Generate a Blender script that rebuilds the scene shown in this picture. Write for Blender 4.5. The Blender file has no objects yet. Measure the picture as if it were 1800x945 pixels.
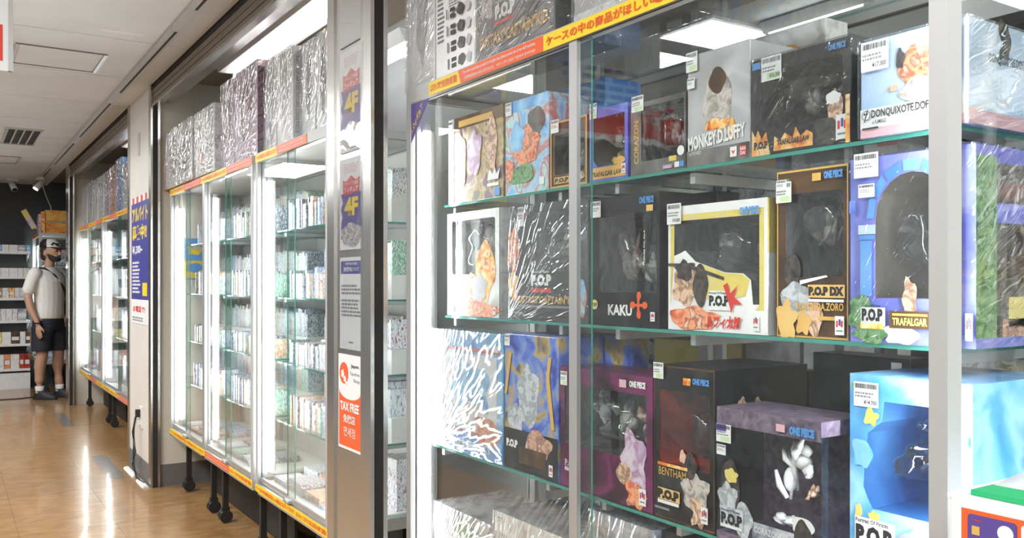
import bpy, bmesh, math, random
from mathutils import Vector
from mathutils.geometry import tessellate_polygon
PI = math.pi
sc = bpy.context.scene
col = sc.collection

# ---------------------------------------------------------------- camera
YAW, FOC, HORIZON, EYE = math.radians(33.05), 1529.0, 497.0, 1.28
cam_d = bpy.data.cameras.new('camera')
cam_d.sensor_width = 36.0
cam_d.lens = 36.0 * FOC / 1800.0
cam_d.shift_y = (HORIZON - 472.5) / 1800.0
cam_d.clip_start = 0.05
cam = bpy.data.objects.new('camera', cam_d)
col.objects.link(cam)
cam.location = (0, 0, EYE)
cam.rotation_euler = (PI / 2, 0, -YAW)
sc.camera = cam

# ---------------------------------------------------------------- world, exposure, large lights
w = bpy.data.worlds.new('world')
sc.world = w
w.use_nodes = True
w.node_tree.nodes['Background'].inputs[0].default_value = (0.9, 0.95, 1.0, 1)
w.node_tree.nodes['Background'].inputs[1].default_value = 0.15
sc.view_settings.view_transform = 'Standard'
sc.view_settings.look = 'None'
sc.view_settings.gamma = 1.0
sc.view_settings.use_curve_mapping = False
sc.view_settings.exposure = 0.5
sc.cycles.transparent_max_bounces = 40
sc.cycles.max_bounces = 7
sc.cycles.adaptive_threshold = 0.03
sc.cycles.glossy_bounces = 4
sc.cycles.caustics_reflective = False
sc.cycles.caustics_refractive = False

TUBE_E, CEIL_E = 36.0, 10.0          # case tubes, ceiling fittings

def area(name, loc, sx, sy, power, rot=(0, 0, 0), color=(1, 1, 1)):
    d = bpy.data.lights.new(name, 'AREA')
    d.shape = 'RECTANGLE'; d.size = sx; d.size_y = sy; d.energy = power; d.color = color
    o = bpy.data.objects.new(name, d); col.objects.link(o)
    o.location = loc; o.rotation_euler = rot
    return o
# unseen area lights added to brighten the aisle and the shop behind
for k, yy in enumerate((-1.2, 1.4, 4.0, 6.6, 9.2)):
    area('added_aisle_light', (-0.75, yy, 2.49), 0.55, 1.2, 52, color=(0.965, 0.99, 1.0))
for k, (xx, yy) in enumerate(((2.2, -1.2), (4.6, 0.2), (4.6, 2.4))):
    area('added_shop_light', (xx, yy, 2.57), 0.3, 1.1, 70, color=(0.98, 1, 0.99))

# ---------------------------------------------------------------- measuring: photo bearing -> place on an upright plane X = const
def yat(px, X):
    return X / math.tan(YAW + math.atan((px - 900.0) / FOC))
def zat(py, X, Y):
    dep = X * math.sin(YAW) + Y * math.cos(YAW)
    return EYE + (HORIZON - py) / FOC * dep

# ---------------------------------------------------------------- materials
def new_mat(name):
    m = bpy.data.materials.new(name); m.use_nodes = True
    nt = m.node_tree
    return m, nt, nt.nodes['Principled BSDF'], nt.nodes['Material Output']
def rgba(c): return (c[0], c[1], c[2], 1)
def mat(name, c, rough=0.5, metal=0.0, emit=0.0, spec=0.5, bump=None, coat=0.0):
    m, nt, b, out = new_mat(name)
    b.inputs['Base Color'].default_value = rgba(c)
    b.inputs['Roughness'].default_value = rough
    b.inputs['Metallic'].default_value = metal
    b.inputs['Specular IOR Level'].default_value = spec
    b.inputs['Coat Weight'].default_value = coat
    if emit:
        b.inputs['Emission Color'].default_value = rgba(c)
        b.inputs['Emission Strength'].default_value = emit
    tc = nt.nodes.new('ShaderNodeTexCoord')
    n = nt.nodes.new('ShaderNodeTexNoise')
    sca, stg = bump if bump else (60.0, 0.02)
    n.inputs['Scale'].default_value = sca
    nt.links.new(tc.outputs['Object'], n.inputs['Vector'])
    bp = nt.nodes.new('ShaderNodeBump')
    bp.inputs['Strength'].default_value = stg
    bp.inputs['Distance'].default_value = 0.005
    nt.links.new(n.outputs['Fac'], bp.inputs['Height'])
    nt.links.new(bp.outputs['Normal'], b.inputs['Normal'])
    # slight unevenness of the colour
    mx = nt.nodes.new('ShaderNodeMixRGB'); mx.blend_type = 'MULTIPLY'
    mx.inputs['Fac'].default_value = 0.12
    mx.inputs['Color1'].default_value = rgba(c)
    n2 = nt.nodes.new('ShaderNodeTexNoise'); n2.inputs['Scale'].default_value = 4.0
    nt.links.new(tc.outputs['Object'], n2.inputs['Vector'])
    nt.links.new(n2.outputs['Fac'], mx.inputs['Color2'])
    nt.links.new(mx.outputs['Color'], b.inputs['Base Color'])
    return m
def print_mat(name, cols, scale=14.0, rough=0.3, stretch=(1, 1, 1), detail=3.0, hard=False, distort=0.6):
    """printed picture of loose colour fields, glossy card"""
    m, nt, b, out = new_mat(name)
    tc = nt.nodes.new('ShaderNodeTexCoord'); oi = nt.nodes.new('ShaderNodeObjectInfo')
    mp = nt.nodes.new('ShaderNodeMapping'); mp.inputs['Scale'].default_value = stretch
    nt.links.new(tc.outputs['Object'], mp.inputs['Vector'])
    ml = nt.nodes.new('ShaderNodeMath'); ml.operation = 'MULTIPLY'; ml.inputs[1].default_value = 37.0
    nt.links.new(oi.outputs['Random'], ml.inputs[0])
    ad = nt.nodes.new('ShaderNodeVectorMath'); ad.operation = 'ADD'
    nt.links.new(mp.outputs['Vector'], ad.inputs[0]); nt.links.new(ml.outputs[0], ad.inputs[1])
    n = nt.nodes.new('ShaderNodeTexNoise')
    n.inputs['Scale'].default_value = scale; n.inputs['Detail'].default_value = detail
    n.inputs['Distortion'].default_value = distort
    nt.links.new(ad.outputs[0], n.inputs['Vector'])
    r = nt.nodes.new('ShaderNodeValToRGB')
    r.color_ramp.interpolation = 'CONSTANT' if hard else 'LINEAR'
    e = r.color_ramp.elements
    k = len(cols)
    lo, hi = 0.30, 0.70
    e[0].position = lo; e[0].color = rgba(cols[0])
    e[1].position = hi; e[1].color = rgba(cols[-1])
    for i in range(1, k - 1):
        q = e.new(lo + (hi - lo) * i / (k - 1)); q.color = rgba(cols[i])
    nt.links.new(n.outputs['Fac'], r.inputs['Fac'])
    nt.links.new(r.outputs['Color'], b.inputs['Base Color'])
    b.inputs['Roughness'].default_value = rough
    return m
def clear_mat(name, tint=(1, 1, 1), base=0.04, power=5.0, top=0.9, rough=0.0, bump=None, haze=0.0):
    """thin clear sheet: passes straight through, mirrors more towards grazing angles"""
    m = bpy.data.materials.new(name); m.use_nodes = True
    nt = m.node_tree; nt.nodes.remove(nt.nodes['Principled BSDF'])
    out = nt.nodes['Material Output']
    tr = nt.nodes.new('ShaderNodeBsdfTransparent'); tr.inputs['Color'].default_value = rgba(tint)
    gl = nt.nodes.new('ShaderNodeBsdfGlossy'); gl.inputs['Roughness'].default_value = rough
    gl.inputs['Color'].default_value = (1, 1, 1, 1)
    lw = nt.nodes.new('ShaderNodeLayerWeight'); lw.inputs['Blend'].default_value = 0.5
    pw = nt.nodes.new('ShaderNodeMath'); pw.operation = 'POWER'; pw.inputs[1].default_value = power
    nt.links.new(lw.outputs['Facing'], pw.inputs[0])
    mr = nt.nodes.new('ShaderNodeMath'); mr.operation = 'MULTIPLY_ADD'
    mr.inputs[1].default_value = top - base; mr.inputs[2].default_value = base
    nt.links.new(pw.outputs[0], mr.inputs[0])
    mx = nt.nodes.new('ShaderNodeMixShader')
    nt.links.new(mr.outputs[0], mx.inputs['Fac'])
    nt.links.new(tr.outputs[0], mx.inputs[1]); nt.links.new(gl.outputs[0], mx.inputs[2])
    last = mx
    if haze:
        df = nt.nodes.new('ShaderNodeBsdfDiffuse'); df.inputs['Color'].default_value = (0.9, 0.92, 0.93, 1)
        m2 = nt.nodes.new('ShaderNodeMixShader'); m2.inputs['Fac'].default_value = haze
        nt.links.new(mx.outputs[0], m2.inputs[1]); nt.links.new(df.outputs[0], m2.inputs[2]); last = m2
    if bump:
        sca, stg, stretch = bump
        tc = nt.nodes.new('ShaderNodeTexCoord'); oi = nt.nodes.new('ShaderNodeObjectInfo')
        mp = nt.nodes.new('ShaderNodeMapping'); mp.inputs['Scale'].default_value = stretch
        mp.inputs['Rotation'].default_value = (0.6, 0.6, 0.3)
        nt.links.new(tc.outputs['Object'], mp.inputs['Vector'])
        ml = nt.nodes.new('ShaderNodeMath'); ml.operation = 'MULTIPLY'; ml.inputs[1].default_value = 23.0
        nt.links.new(oi.outputs['Random'], ml.inputs[0])
        ad = nt.nodes.new('ShaderNodeVectorMath'); ad.operation = 'ADD'
        nt.links.new(mp.outputs['Vector'], ad.inputs[0]); nt.links.new(ml.outputs[0], ad.inputs[1])
        n = nt.nodes.new('ShaderNodeTexNoise'); n.inputs['Scale'].default_value = sca
        n.inputs['Detail'].default_value = 1.5; n.inputs['Distortion'].default_value = 0.9
        nt.links.new(ad.outputs[0], n.inputs['Vector'])
        bp = nt.nodes.new('ShaderNodeBump'); bp.inputs['Strength'].default_value = stg
        bp.inputs['Distance'].default_value = 0.012
        nt.links.new(n.outputs['Fac'], bp.inputs['Height'])
        nt.links.new(bp.outputs['Normal'], gl.inputs['Normal'])
    nt.links.new(last.outputs[0], out.inputs['Surface'])
    return m

M = {}
M['alu'] = mat('aluminium', (0.62, 0.63, 0.63), 0.38, 0.75)
M['alu_pale'] = mat('pale_aluminium', (0.52, 0.515, 0.505), 0.5, 0.3)
M['steel'] = mat('brushed_steel', (0.60, 0.585, 0.56), 0.24, 0.95, bump=(9, 0.12))
M['steel_dark'] = mat('dark_steel', (0.30, 0.285, 0.265), 0.33, 0.9, bump=(9, 0.1))
M['black'] = mat('black_plastic', (0.016, 0.016, 0.017), 0.5)
M['slot'] = mat('dark_slot', (0.02, 0.018, 0.016), 0.7)
M['bronze'] = mat('bronze_shutter', (0.26, 0.215, 0.155), 0.36, 0.7)
M['white'] = mat('white_paint', (0.80, 0.79, 0.76), 0.5)
M['paper'] = mat('white_paper', (0.86, 0.86, 0.85), 0.45)
M['cream'] = mat('cream_wall', (0.70, 0.655, 0.56), 0.65)
M['pillar'] = mat('pillar_paint', (0.72, 0.68, 0.625), 0.5)
M['ceil'] = mat('ceiling_board', (0.76, 0.785, 0.80), 0.85, bump=(240, 0.12))
M['ceil_white'] = mat('shop_ceiling', (0.62, 0.63, 0.62), 0.8)
M['soffit'] = mat('soffit_brown', (0.34, 0.275, 0.20), 0.6)
M['farwall'] = mat('dark_wall', (0.060, 0.062, 0.064), 0.7, bump=(90, 0.2))
M['grey'] = mat('grey_paint', (0.33, 0.34, 0.34), 0.6)
M['skirt'] = mat('grey_skirting', (0.16, 0.15, 0.145), 0.5)
M['tube'] = mat('lit_tube', (0.94, 0.975, 1.0), 0.4, emit=TUBE_E)
M['lamp'] = mat('lit_lamp', (0.98, 0.995, 1.0), 0.4, emit=CEIL_E)
M['ink'] = mat('black_ink', (0.02, 0.02, 0.022), 0.4)
M['greyink'] = mat('grey_ink', (0.25, 0.25, 0.26), 0.5)
M['yellow'] = mat('notice_yellow', (0.93, 0.68, 0.03), 0.4)
M['orange'] = mat('notice_orange', (0.85, 0.13, 0.03), 0.4)
M['redink'] = mat('red_ink', (0.72, 0.05, 0.035), 0.4)
M['blueink'] = mat('blue_ink', (0.06, 0.06, 0.32), 0.4)
M['gold'] = mat('gold_ink', (0.72, 0.43, 0.10), 0.4)
M['purple'] = mat('purple_ink', (0.11, 0.07, 0.30), 0.4)
M['pink'] = mat('pink_ink', (0.80, 0.48, 0.55), 0.4)
M['green'] = mat('green_cloth', (0.02, 0.42, 0.15), 0.7)
M['skytone'] = mat('sky_blue_ink', (0.10, 0.33, 0.75), 0.35)
M['tagtint'] = mat('tag_green', (0.62, 0.78, 0.45), 0.5)
M['glass'] = clear_mat('clear_glass', (0.975, 0.99, 0.985), 0.03, 4.2, 0.85)
def wrap_mat(name, strength=0.9, base=0.12, haze=0.05):
    """shrink wrap: creases fan out from a lower corner"""
    m = clear_mat(name, (0.95, 0.955, 0.96), base, 2.4, 0.95, rough=0.05, haze=haze)
    nt = m.node_tree; gl = [n for n in nt.nodes if n.type == 'BSDF_GLOSSY'][0]
    def N(t): return nt.nodes.new(t)
    def mth(op, a, b=None, c=None):
        n = N('ShaderNodeMath'); n.operation = op
        for i, q in enumerate((a, b, c)):
            if q is None: continue
            if isinstance(q, (int, float)): n.inputs[i].default_value = q
            else: nt.links.new(q, n.inputs[i])
        return n.outputs[0]
    tc = N('ShaderNodeTexCoord'); sp = N('ShaderNodeSeparateXYZ'); nt.links.new(tc.outputs['Object'], sp.inputs[0])
    oi = N('ShaderNodeObjectInfo')
    u = mth('ADD', mth('ADD', sp.outputs[0], sp.outputs[1]), 0.035)
    v_ = mth('ADD', sp.outputs[2], 0.02)
    ang = mth('ARCTAN2', v_, u)
    rad = mth('SQRT', mth('ADD', mth('MULTIPLY', u, u), mth('MULTIPLY', v_, v_)))
    cb = N('ShaderNodeCombineXYZ')
    nt.links.new(mth('MULTIPLY', ang, 6.0), cb.inputs[0]); nt.links.new(mth('MULTIPLY', rad, 5.0), cb.inputs[1])
    nt.links.new(mth('MULTIPLY', oi.outputs['Random'], 31.0), cb.inputs[2])
    n = N('ShaderNodeTexNoise'); n.inputs['Scale'].default_value = 2.2; n.inputs['Detail'].default_value = 1.0; n.inputs['Distortion'].default_value = 0.4
    nt.links.new(cb.outputs[0], n.inputs['Vector'])
    rdg = mth('POWER', mth('SUBTRACT', 1.0, mth('ABSOLUTE', mth('MULTIPLY_ADD', n.outputs['Fac'], 4.0, -2.0))), 3.0)
    rdg = mth('MAXIMUM', rdg, 0.0)
    n2 = N('ShaderNodeTexNoise'); n2.inputs['Scale'].default_value = 14.0; nt.links.new(tc.outputs['Object'], n2.inputs['Vector'])
    ht = mth('MULTIPLY_ADD', n2.outputs['Fac'], 0.5, rdg)
    bp = N('ShaderNodeBump'); bp.inputs['Strength'].default_value = strength; bp.inputs['Distance'].default_value = 0.006
    nt.links.new(ht, bp.inputs['Height']); nt.links.new(bp.outputs[0], gl.inputs['Normal'])
    return m
M['glass_edge'] = mat('green_glass_edge', (0.06, 0.30, 0.24), 0.12, spec=0.8)
M['film'] = clear_mat('clear_film', (0.97, 0.975, 0.98), 0.045, 3.4, 0.9, rough=0.015, bump=(9, 0.14, (1, 1, 1)))
M['wrap'] = wrap_mat('crinkled_wrap')
M['wrap_soft'] = wrap_mat('taut_wrap', 0.28, 0.05, 0.008)
M['blister'] = clear_mat('clear_blister', (0.93, 0.94, 0.95), 0.06, 2.0, 0.95, rough=0.03)

def floor_mat(name, c1, c2, rough):
    m, nt, b, out = new_mat(name)
    tc = nt.nodes.new('ShaderNodeTexCoord'); oi = nt.nodes.new('ShaderNodeObjectInfo')
    geo = nt.nodes.new('ShaderNodeNewGeometry')
    n = nt.nodes.new('ShaderNodeTexNoise'); n.inputs['Scale'].default_value = 9; n.inputs['Detail'].default_value = 6
    mp = nt.nodes.new('ShaderNodeMapping'); mp.inputs['Scale'].default_value = (1.0, 2.2, 1)
    nt.links.new(geo.outputs['Position'], mp.inputs['Vector']); nt.links.new(mp.outputs[0], n.inputs['Vector'])
    r = nt.nodes.new('ShaderNodeValToRGB')
    r.color_ramp.elements[0].position = 0.3; r.color_ramp.elements[0].color = rgba(c1)
    r.color_ramp.elements[1].position = 0.75; r.color_ramp.elements[1].color = rgba(c2)
    nt.links.new(n.outputs['Fac'], r.inputs['Fac'])
    hs = nt.nodes.new('ShaderNodeHueSaturation')
    ml = nt.nodes.new('ShaderNodeMath'); ml.operation = 'MULTIPLY_ADD'; ml.inputs[1].default_value = 0.16; ml.inputs[2].default_value = 0.92
    nt.links.new(oi.outputs['Random'], ml.inputs[0]); nt.links.new(ml.outputs[0], hs.inputs['Value'])
    nt.links.new(r.outputs['Color'], hs.inputs['Color']); nt.links.new(hs.outputs[0], b.inputs['Base Color'])
    b.inputs['Roughness'].default_value = rough
    b.inputs['Coat Weight'].default_value = 0.55; b.inputs['Coat Roughness'].default_value = 0.10
    n2 = nt.nodes.new('ShaderNodeTexNoise'); n2.inputs['Scale'].default_value = 5.5; n2.inputs['Detail'].default_value = 2
    nt.links.new(geo.outputs['Position'], n2.inputs['Vector'])
    bp = nt.nodes.new('ShaderNodeBump'); bp.inputs['Strength'].default_value = 0.10; bp.inputs['Distance'].default_value = 0.02
    nt.links.new(n2.outputs['Fac'], bp.inputs['Height'])
    nt.links.new(bp.outputs[0], b.inputs['Normal']); nt.links.new(bp.outputs[0], b.inputs['Coat Normal'])
    return m
M['tile'] = floor_mat('waxed_vinyl_tile', (0.27, 0.135, 0.045), (0.45, 0.26, 0.105), 0.28)
M['tile_grey'] = floor_mat('grey_vinyl_tile', (0.12, 0.115, 0.11), (0.2, 0.19, 0.18), 0.3)

# ---------------------------------------------------------------- mesh building
NUM = 'one two three four five six seven eight nine ten eleven twelve thirteen fourteen fifteen sixteen seventeen eighteen nineteen twenty twenty-one twenty-two twenty-three twenty-four twenty-five twenty-six twenty-seven twenty-eight twenty-nine thirty thirty-one thirty-two thirty-three thirty-four thirty-five thirty-six thirty-seven thirty-eight thirty-nine forty'.split()
class MB:
    def __init__(s): s.v = []; s.f = []; s.mi = []
    def face(s, pts, mi=0):
        k = len(s.v); s.v += [tuple(p) for p in pts]; s.f.append(tuple(range(k, k + len(pts)))); s.mi.append(mi); return s
    def box(s, a, b, mi=0, side=None):
        (x0, y0, z0), (x1, y1, z1) = a, b
        k = len(s.v)
        s.v += [(x0, y0, z0), (x1, y0, z0), (x1, y1, z0), (x0, y1, z0), (x0, y0, z1), (x1, y0, z1), (x1, y1, z1), (x0, y1, z1)]
        fs = [(3, 2, 1, 0), (4, 5, 6, 7), (0, 1, 5, 4), (1, 2, 6, 5), (2, 3, 7, 6), (3, 0, 4, 7)]
        d = (x1 - x0, y1 - y0, z1 - z0); thin = d.index(min(d))
        ax = (2, 2, 1, 0, 1, 0)
        for f, q in zip(fs, ax):
            s.f.append(tuple(k + i for i in f)); s.mi.append(mi if side is None or q == thin else side)
        return s
    def prism(s, pts, y0, y1, mi=0):
        """outline in x,z pushed from y0 to y1"""
        n = len(pts); k = len(s.v)
        s.v += [(x, y0, z) for x, z in pts] + [(x, y1, z) for x, z in pts]
        tris = tessellate_polygon([[Vector((x, z, 0)) for x, z in pts]])
        for t in tris:
            s.f.append(tuple(k + i for i in t)); s.mi.append(mi)
            s.f.append(tuple(k + n + i for i in reversed(t))); s.mi.append(mi)
        for i in range(n):
            j = (i + 1) % n
            s.f.append((k + i, k + j, k + n + j, k + n + i)); s.mi.append(mi)
        return s
    def tube(s, path, r, n=8, mi=0, cap=True):
        k = len(s.v); P = [Vector(p) for p in path]
        for i, p in enumerate(P):
            t = (P[min(i + 1, len(P) - 1)] - P[max(i - 1, 0)]).normalized()
            a = t.cross(Vector((0, 0, 1)))
            if a.length < 1e-4: a = t.cross(Vector((1, 0, 0)))
            a.normalize(); b = t.cross(a)
            rr = r[i] if isinstance(r, (list, tuple)) else r
            s.v += [tuple(p + a * rr * math.cos(2 * PI * j / n) + b * rr * math.sin(2 * PI * j / n)) for j in range(n)]
        for i in range(len(P) - 1):
            for j in range(n):
                q = (j + 1) % n
                s.f.append((k + i * n + j, k + i * n + q, k + (i + 1) * n + q, k + (i + 1) * n + j)); s.mi.append(mi)
        if cap:
            s.f.append(tuple(k + j for j in reversed(range(n)))); s.mi.append(mi)
            s.f.append(tuple(k + (len(P) - 1) * n + j for j in range(n))); s.mi.append(mi)
        return s
    def rings(s, rs, n=14, mi=0):
        """stack of level ellipses (cx, cy, z, rx, ry), closed at both ends"""
        k = len(s.v)
        for cx, cy, z, rx, ry in rs:
            s.v += [(cx + rx * math.cos(2 * PI * j / n), cy + ry * math.sin(2 * PI * j / n), z) for j in range(n)]
        for i in range(len(rs) - 1):
            for j in range(n):
                q = (j + 1) % n
                s.f.append((k + i * n + j, k + i * n + q, k + (i + 1) * n + q, k + (i + 1) * n + j)); s.mi.append(mi)
        s.f.append(tuple(k + j for j in reversed(range(n)))); s.mi.append(mi)
        s.f.append(tuple(k + (len(rs) - 1) * n + j for j in range(n))); s.mi.append(mi)
        return s
    def ball(s, c, r, n=12, m=8, mi=0):
        rx, ry, rz = r if isinstance(r, (list, tuple)) else (r, r, r)
        rs = []
        for i in range(m + 1):
            a = -PI / 2 + PI * i / m
            q = max(math.cos(a), 0.02)
            rs.append((c[0], c[1], c[2] + rz * math.sin(a), rx * q, ry * q))
        return s.rings(rs, n, mi)
    def mesh(s, name='m'):
        me = bpy.data.meshes.new(name); me.from_pydata(s.v, [], s.f); me.update(); return me
    def build(s, name, mats, parent=None, loc=(0, 0, 0), rot=(0, 0, 0), smooth=False):
        me = s.mesh(name)
        mats = mats if isinstance(mats, (list, tuple)) else [mats]
        for m_ in mats: me.materials.append(M[m_] if isinstance(m_, str) else m_)
        if len(mats) > 1: me.polygons.foreach_set('material_index', s.mi)
        if smooth: me.polygons.foreach_set('use_smooth', [True] * len(s.f))
        return put(name, me, parent, loc, rot)
def put(name, me, parent=None, loc=(0, 0, 0), rot=(0, 0, 0), scale=(1, 1, 1)):
    o = bpy.data.objects.new(name, me); col.objects.link(o)
    o.location = loc; o.rotation_euler = rot; o.scale = scale
    if parent: o.parent = parent
    return o
def tag(o, label, cat, group=None, kind=None):
    o['label'] = label; o['category'] = cat
    if group: o['group'] = group
    if kind: o['kind'] = kind
    return o
def struct(o):
    o['kind'] = 'structure'; return o
def empty(name, loc, rz=0.0):
    o = bpy.data.objects.new(name, None); col.objects.link(o)
    o.empty_display_size = 0.1; o.location = loc; o.rotation_euler = (0, 0, rz); return o
def bx(name, a, b, m, parent=None, side=None, loc=(0, 0, 0)):
    lo = tuple(min(p, q) for p, q in zip(a, b)); hi = tuple(max(p, q) for p, q in zip(a, b))
    return MB().box(lo, hi, 0, 1 if side else None).build(name, [m, side] if side else m, parent, loc)
def copy_tree(o, parent=None):
    c = o.copy(); col.objects.link(c); c.parent = parent
    for ch in list(o.children): copy_tree(ch, c)
    return c

# lettering: one unit-sized mesh per text, stretched to the space it fills
_txt = {}
def text_mesh(s, rot=0, bold=0.02, slant=0.0, m='ink'):
    key = (s, rot, bold, slant, m)
    if key in _txt: return _txt[key]
    cu = bpy.data.curves.new('lettering', 'FONT'); cu.body = s; cu.size = 1.0; cu.offset = bold
    cu.resolution_u = 2; cu.shear = slant
    ob = bpy.data.objects.new('lettering', cu); col.objects.link(ob)
    me = bpy.data.meshes.new_from_object(ob.evaluated_get(bpy.context.evaluated_depsgraph_get()))
    bpy.data.objects.remove(ob); bpy.data.curves.remove(cu)
    vs = [v.co.copy() for v in me.vertices]
    if rot:
        for v in vs:
            for _ in range(rot): v.x, v.y = -v.y, v.x
    if vs:
        x0 = min(v.x for v in vs); x1 = max(v.x for v in vs); y0 = min(v.y for v in vs); y1 = max(v.y for v in vs)
        for i, v in enumerate(vs):
            me.vertices[i].co = ((v.x - x0) / max(x1 - x0, 1e-5), 0, (v.y - y0) / max(y1 - y0, 1e-5))
    me.materials.clear(); me.materials.append(M[m]); me.update()
    _txt[key] = me
    return me
def letters(s, parent, x, z, wd, ht, y, m='ink', rot=0, bold=0.02, slant=0.0, name='lettering'):
    return put(name, text_mesh(s, rot, bold, slant, m), parent, (x, y, z), (0, 0, 0), (wd, 1, ht))
def plate(parent, name, x, z, wd, ht, y, m, t=0.0004):
    return bx(name, (x, y - t, z), (x + wd, y, z + ht), m, parent)
def text_lines(parent, x, z, wd, ht, y, n, m='greyink', seed=0, gap=0.45):
    """rows of print too small to read"""
    r = random.Random(seed); mb = MB(); dz = ht / n
    for i in range(n):
        xx = x; zz = z + ht - (i + 1) * dz
        end = x + wd * r.uniform(0.7, 1.0)
        while xx < end:
            l = r.uniform(0.05, 0.16) * wd
            x1 = min(xx + l, end)
            mb.face([(xx, y, zz), (x1, y, zz), (x1, y, zz + dz * (1 - gap)), (xx, y, zz + dz * (1 - gap))])
            xx = x1 + 0.03 * wd
    return mb.build('print_lines', m, parent)
def blob_pts(cx, cz, rx, rz, seed, n=22, rough=0.28):
    r = random.Random(seed); k = [(r.uniform(-1, 1), r.uniform(0, 6.28)) for _ in range(5)]
    out = []
    for i in range(n):
        a = 2 * PI * i / n
        q = 1 + 0.55 * rough * sum(c * math.sin((j + 2) * a + p) for j, (c, p) in enumerate(k)) / 1.6
        out.append((cx + rx * q * math.cos(a), cz + rz * q * math.sin(a)))
    return out
def round_rect(x0, z0, x1, z1, r, n=4):
    out = []
    for cx, cz, a0 in ((x1 - r, z0 + r, -PI / 2), (x1 - r, z1 - r, 0), (x0 + r, z1 - r, PI / 2), (x0 + r, z0 + r, PI)):
        for i in range(n + 1):
            a = a0 + PI / 2 * i / n; out.append((cx + r * math.cos(a), cz + r * math.sin(a)))
    return out

# ================================================================ THE SETTING
ZC = 2.52
def floor_at(px, py):
    dep = FOC * EYE / (py - HORIZON); xo = (px - 900.0) / FOC * dep
    s, c = math.sin(YAW), math.cos(YAW)
    return dep * s + xo * c, dep * c - xo * s

fl = struct(bx('floor', (-2.3, -2.6, -0.08), (6.2, 12.6, -0.003), 'skirt'))
tm = MB().box((0.0006, 0.0006, -0.004), (0.4494, 0.4494, 0.0)).mesh('tile'); tm.materials.append(M['tile'])
for i in range(-1, 5):
    for j in range(0, 28):
        x, y = -0.14 + 0.45 * i, 0.1 + 0.45 * j
        if y + 0.45 > 12.5: continue
        put('tile', tm, fl, (x, y, 0))
# two grey strips let into the floor
for quad in (((93, 726), (115, 726), (129, 748), (110, 748)), ((158, 802), (184, 802), (226, 838), (192, 838))):
    ps = [floor_at(*q) for q in quad]
    x0 = min(p[0] for p in ps); x1 = max(p[0] for p in ps); y0 = min(p[1] for p in ps); y1 = max(p[1] for p in ps)
    xm0 = (ps[0][0] + ps[3][0]) / 2; xm1 = (ps[1][0] + ps[2][0]) / 2
    bx('inset_tile', (xm0, y0, -0.003), (xm1, y1, 0.0008), 'tile_grey', fl)

cl = struct(bx('ceiling', (-2.3, -2.6, ZC + 0.02), (1.08, 12.6, ZC + 0.1), 'slot'))
cm = MB().box((0.002, 0.006, 0), (1.797, 0.894, 0.018)).mesh('ceiling_panel'); cm.materials.append(M['ceil'])
cm2 = MB().box((0.001, 0.0012, 0), (1.394, 0.8988, 0.018)).mesh('ceiling_panel'); cm2.materials.append(M['ceil'])
cm3 = MB().box((0.001, 0.0012, 0), (0.148, 1.798, 0.018)).mesh('ceiling_panel'); cm3.materials.append(M['ceil'])
for j in range(17):
    y = -2.4 + 0.9 * j
    put('ceiling_panel', cm, cl, (-0.87, y, ZC)); put('ceiling_panel', cm2, cl, (-2.27, y, ZC))
    if j % 2 == 0: put('ceiling_panel', cm3, cl, (0.93, y, ZC))
struct(bx('ceiling_shop', (1.86, -2.6, 2.60), (6.2, 2.74, 2.7), 'ceil_white'))
struct(bx('ceiling_alcove', (1.14, 2.74, 2.56), (1.86, 12.6, 2.66), 'soffit'))
struct(bx('ceiling_alcove', (1.14, -2.6, 2.56), (1.86, 2.74, 2.66), 'ceil_white'))
struct(bx('wall_left', (-2.4, -2.6, 0), (-2.3, 12.6, 2.6), 'grey'))
struct(bx('wall_back', (-2.3, -2.7, 0), (6.2, -2.6, 2.7), 'white'))
struct(bx('wall_far', (-2.3, 12.5, 0), (6.2, 12.6, 2.7), 'farwall'))
struct(bx('wall_shop', (6.1, -2.6, 0), (6.2, 12.5, 2.7), 'grey'))
struct(bx('wall_alcove', (1.86, 2.74, 0), (1.94, 12.5, 2.66), 'grey'))

# pillar between the far and the middle opening
def pillar(name, y0, y1, x1=1.85):
    p = struct(bx(name, (1.084, y0, 0), (x1, y1, ZC + 0.06), 'cream'))
    return p
p1 = pillar('wall_pillar', 5.80, 6.53)
bx('panel', (1.076, 5.845, 0.0), (1.084, 6.53, ZC), 'pillar', p1)
bx('skirting', (1.070, 5.845, 0.0), (1.076, 6.53, 0.135), 'skirt', p1)
bx('skirting', (1.13, 5.794, 0.0), (1.85, 5.80, 0.135), 'skirt', p1)
p0 = pillar('wall_pillar', 10.2, 10.42)
bx('panel', (1.076, 10.2, 0.0), (1.084, 10.42, ZC), 'steel', p0)
p2 = struct(bx('wall_pillar', (1.084, 2.50, 0), (1.12, 2.72, ZC + 0.06), 'steel_dark'))
bx('panel', (1.076, 2.50, 0.0), (1.084, 2.72, ZC), 'steel', p2)

# shutter guide rails: bright flange, dark channel, inner lip
def guide(n, y0, y1, m='steel'):
    g = struct(bx('trim_%d' % n, (1.070, y0, 0), (1.082, y1, ZC + 0.01), m))
    bx('channel', (1.082, y0 + 0.004, 0), (1.112, y1, ZC + 0.01), 'slot', g)
    bx('lip', (1.112, y0, 0), (1.126, y1 - 0.004, ZC + 0.01), m, g)
guide(1, 5.775, 5.845); guide(2, 2.424, 2.50); guide(3, 10.13, 10.2); guide(4, 6.53, 6.60); guide(5, 2.72, 2.78)

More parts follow.
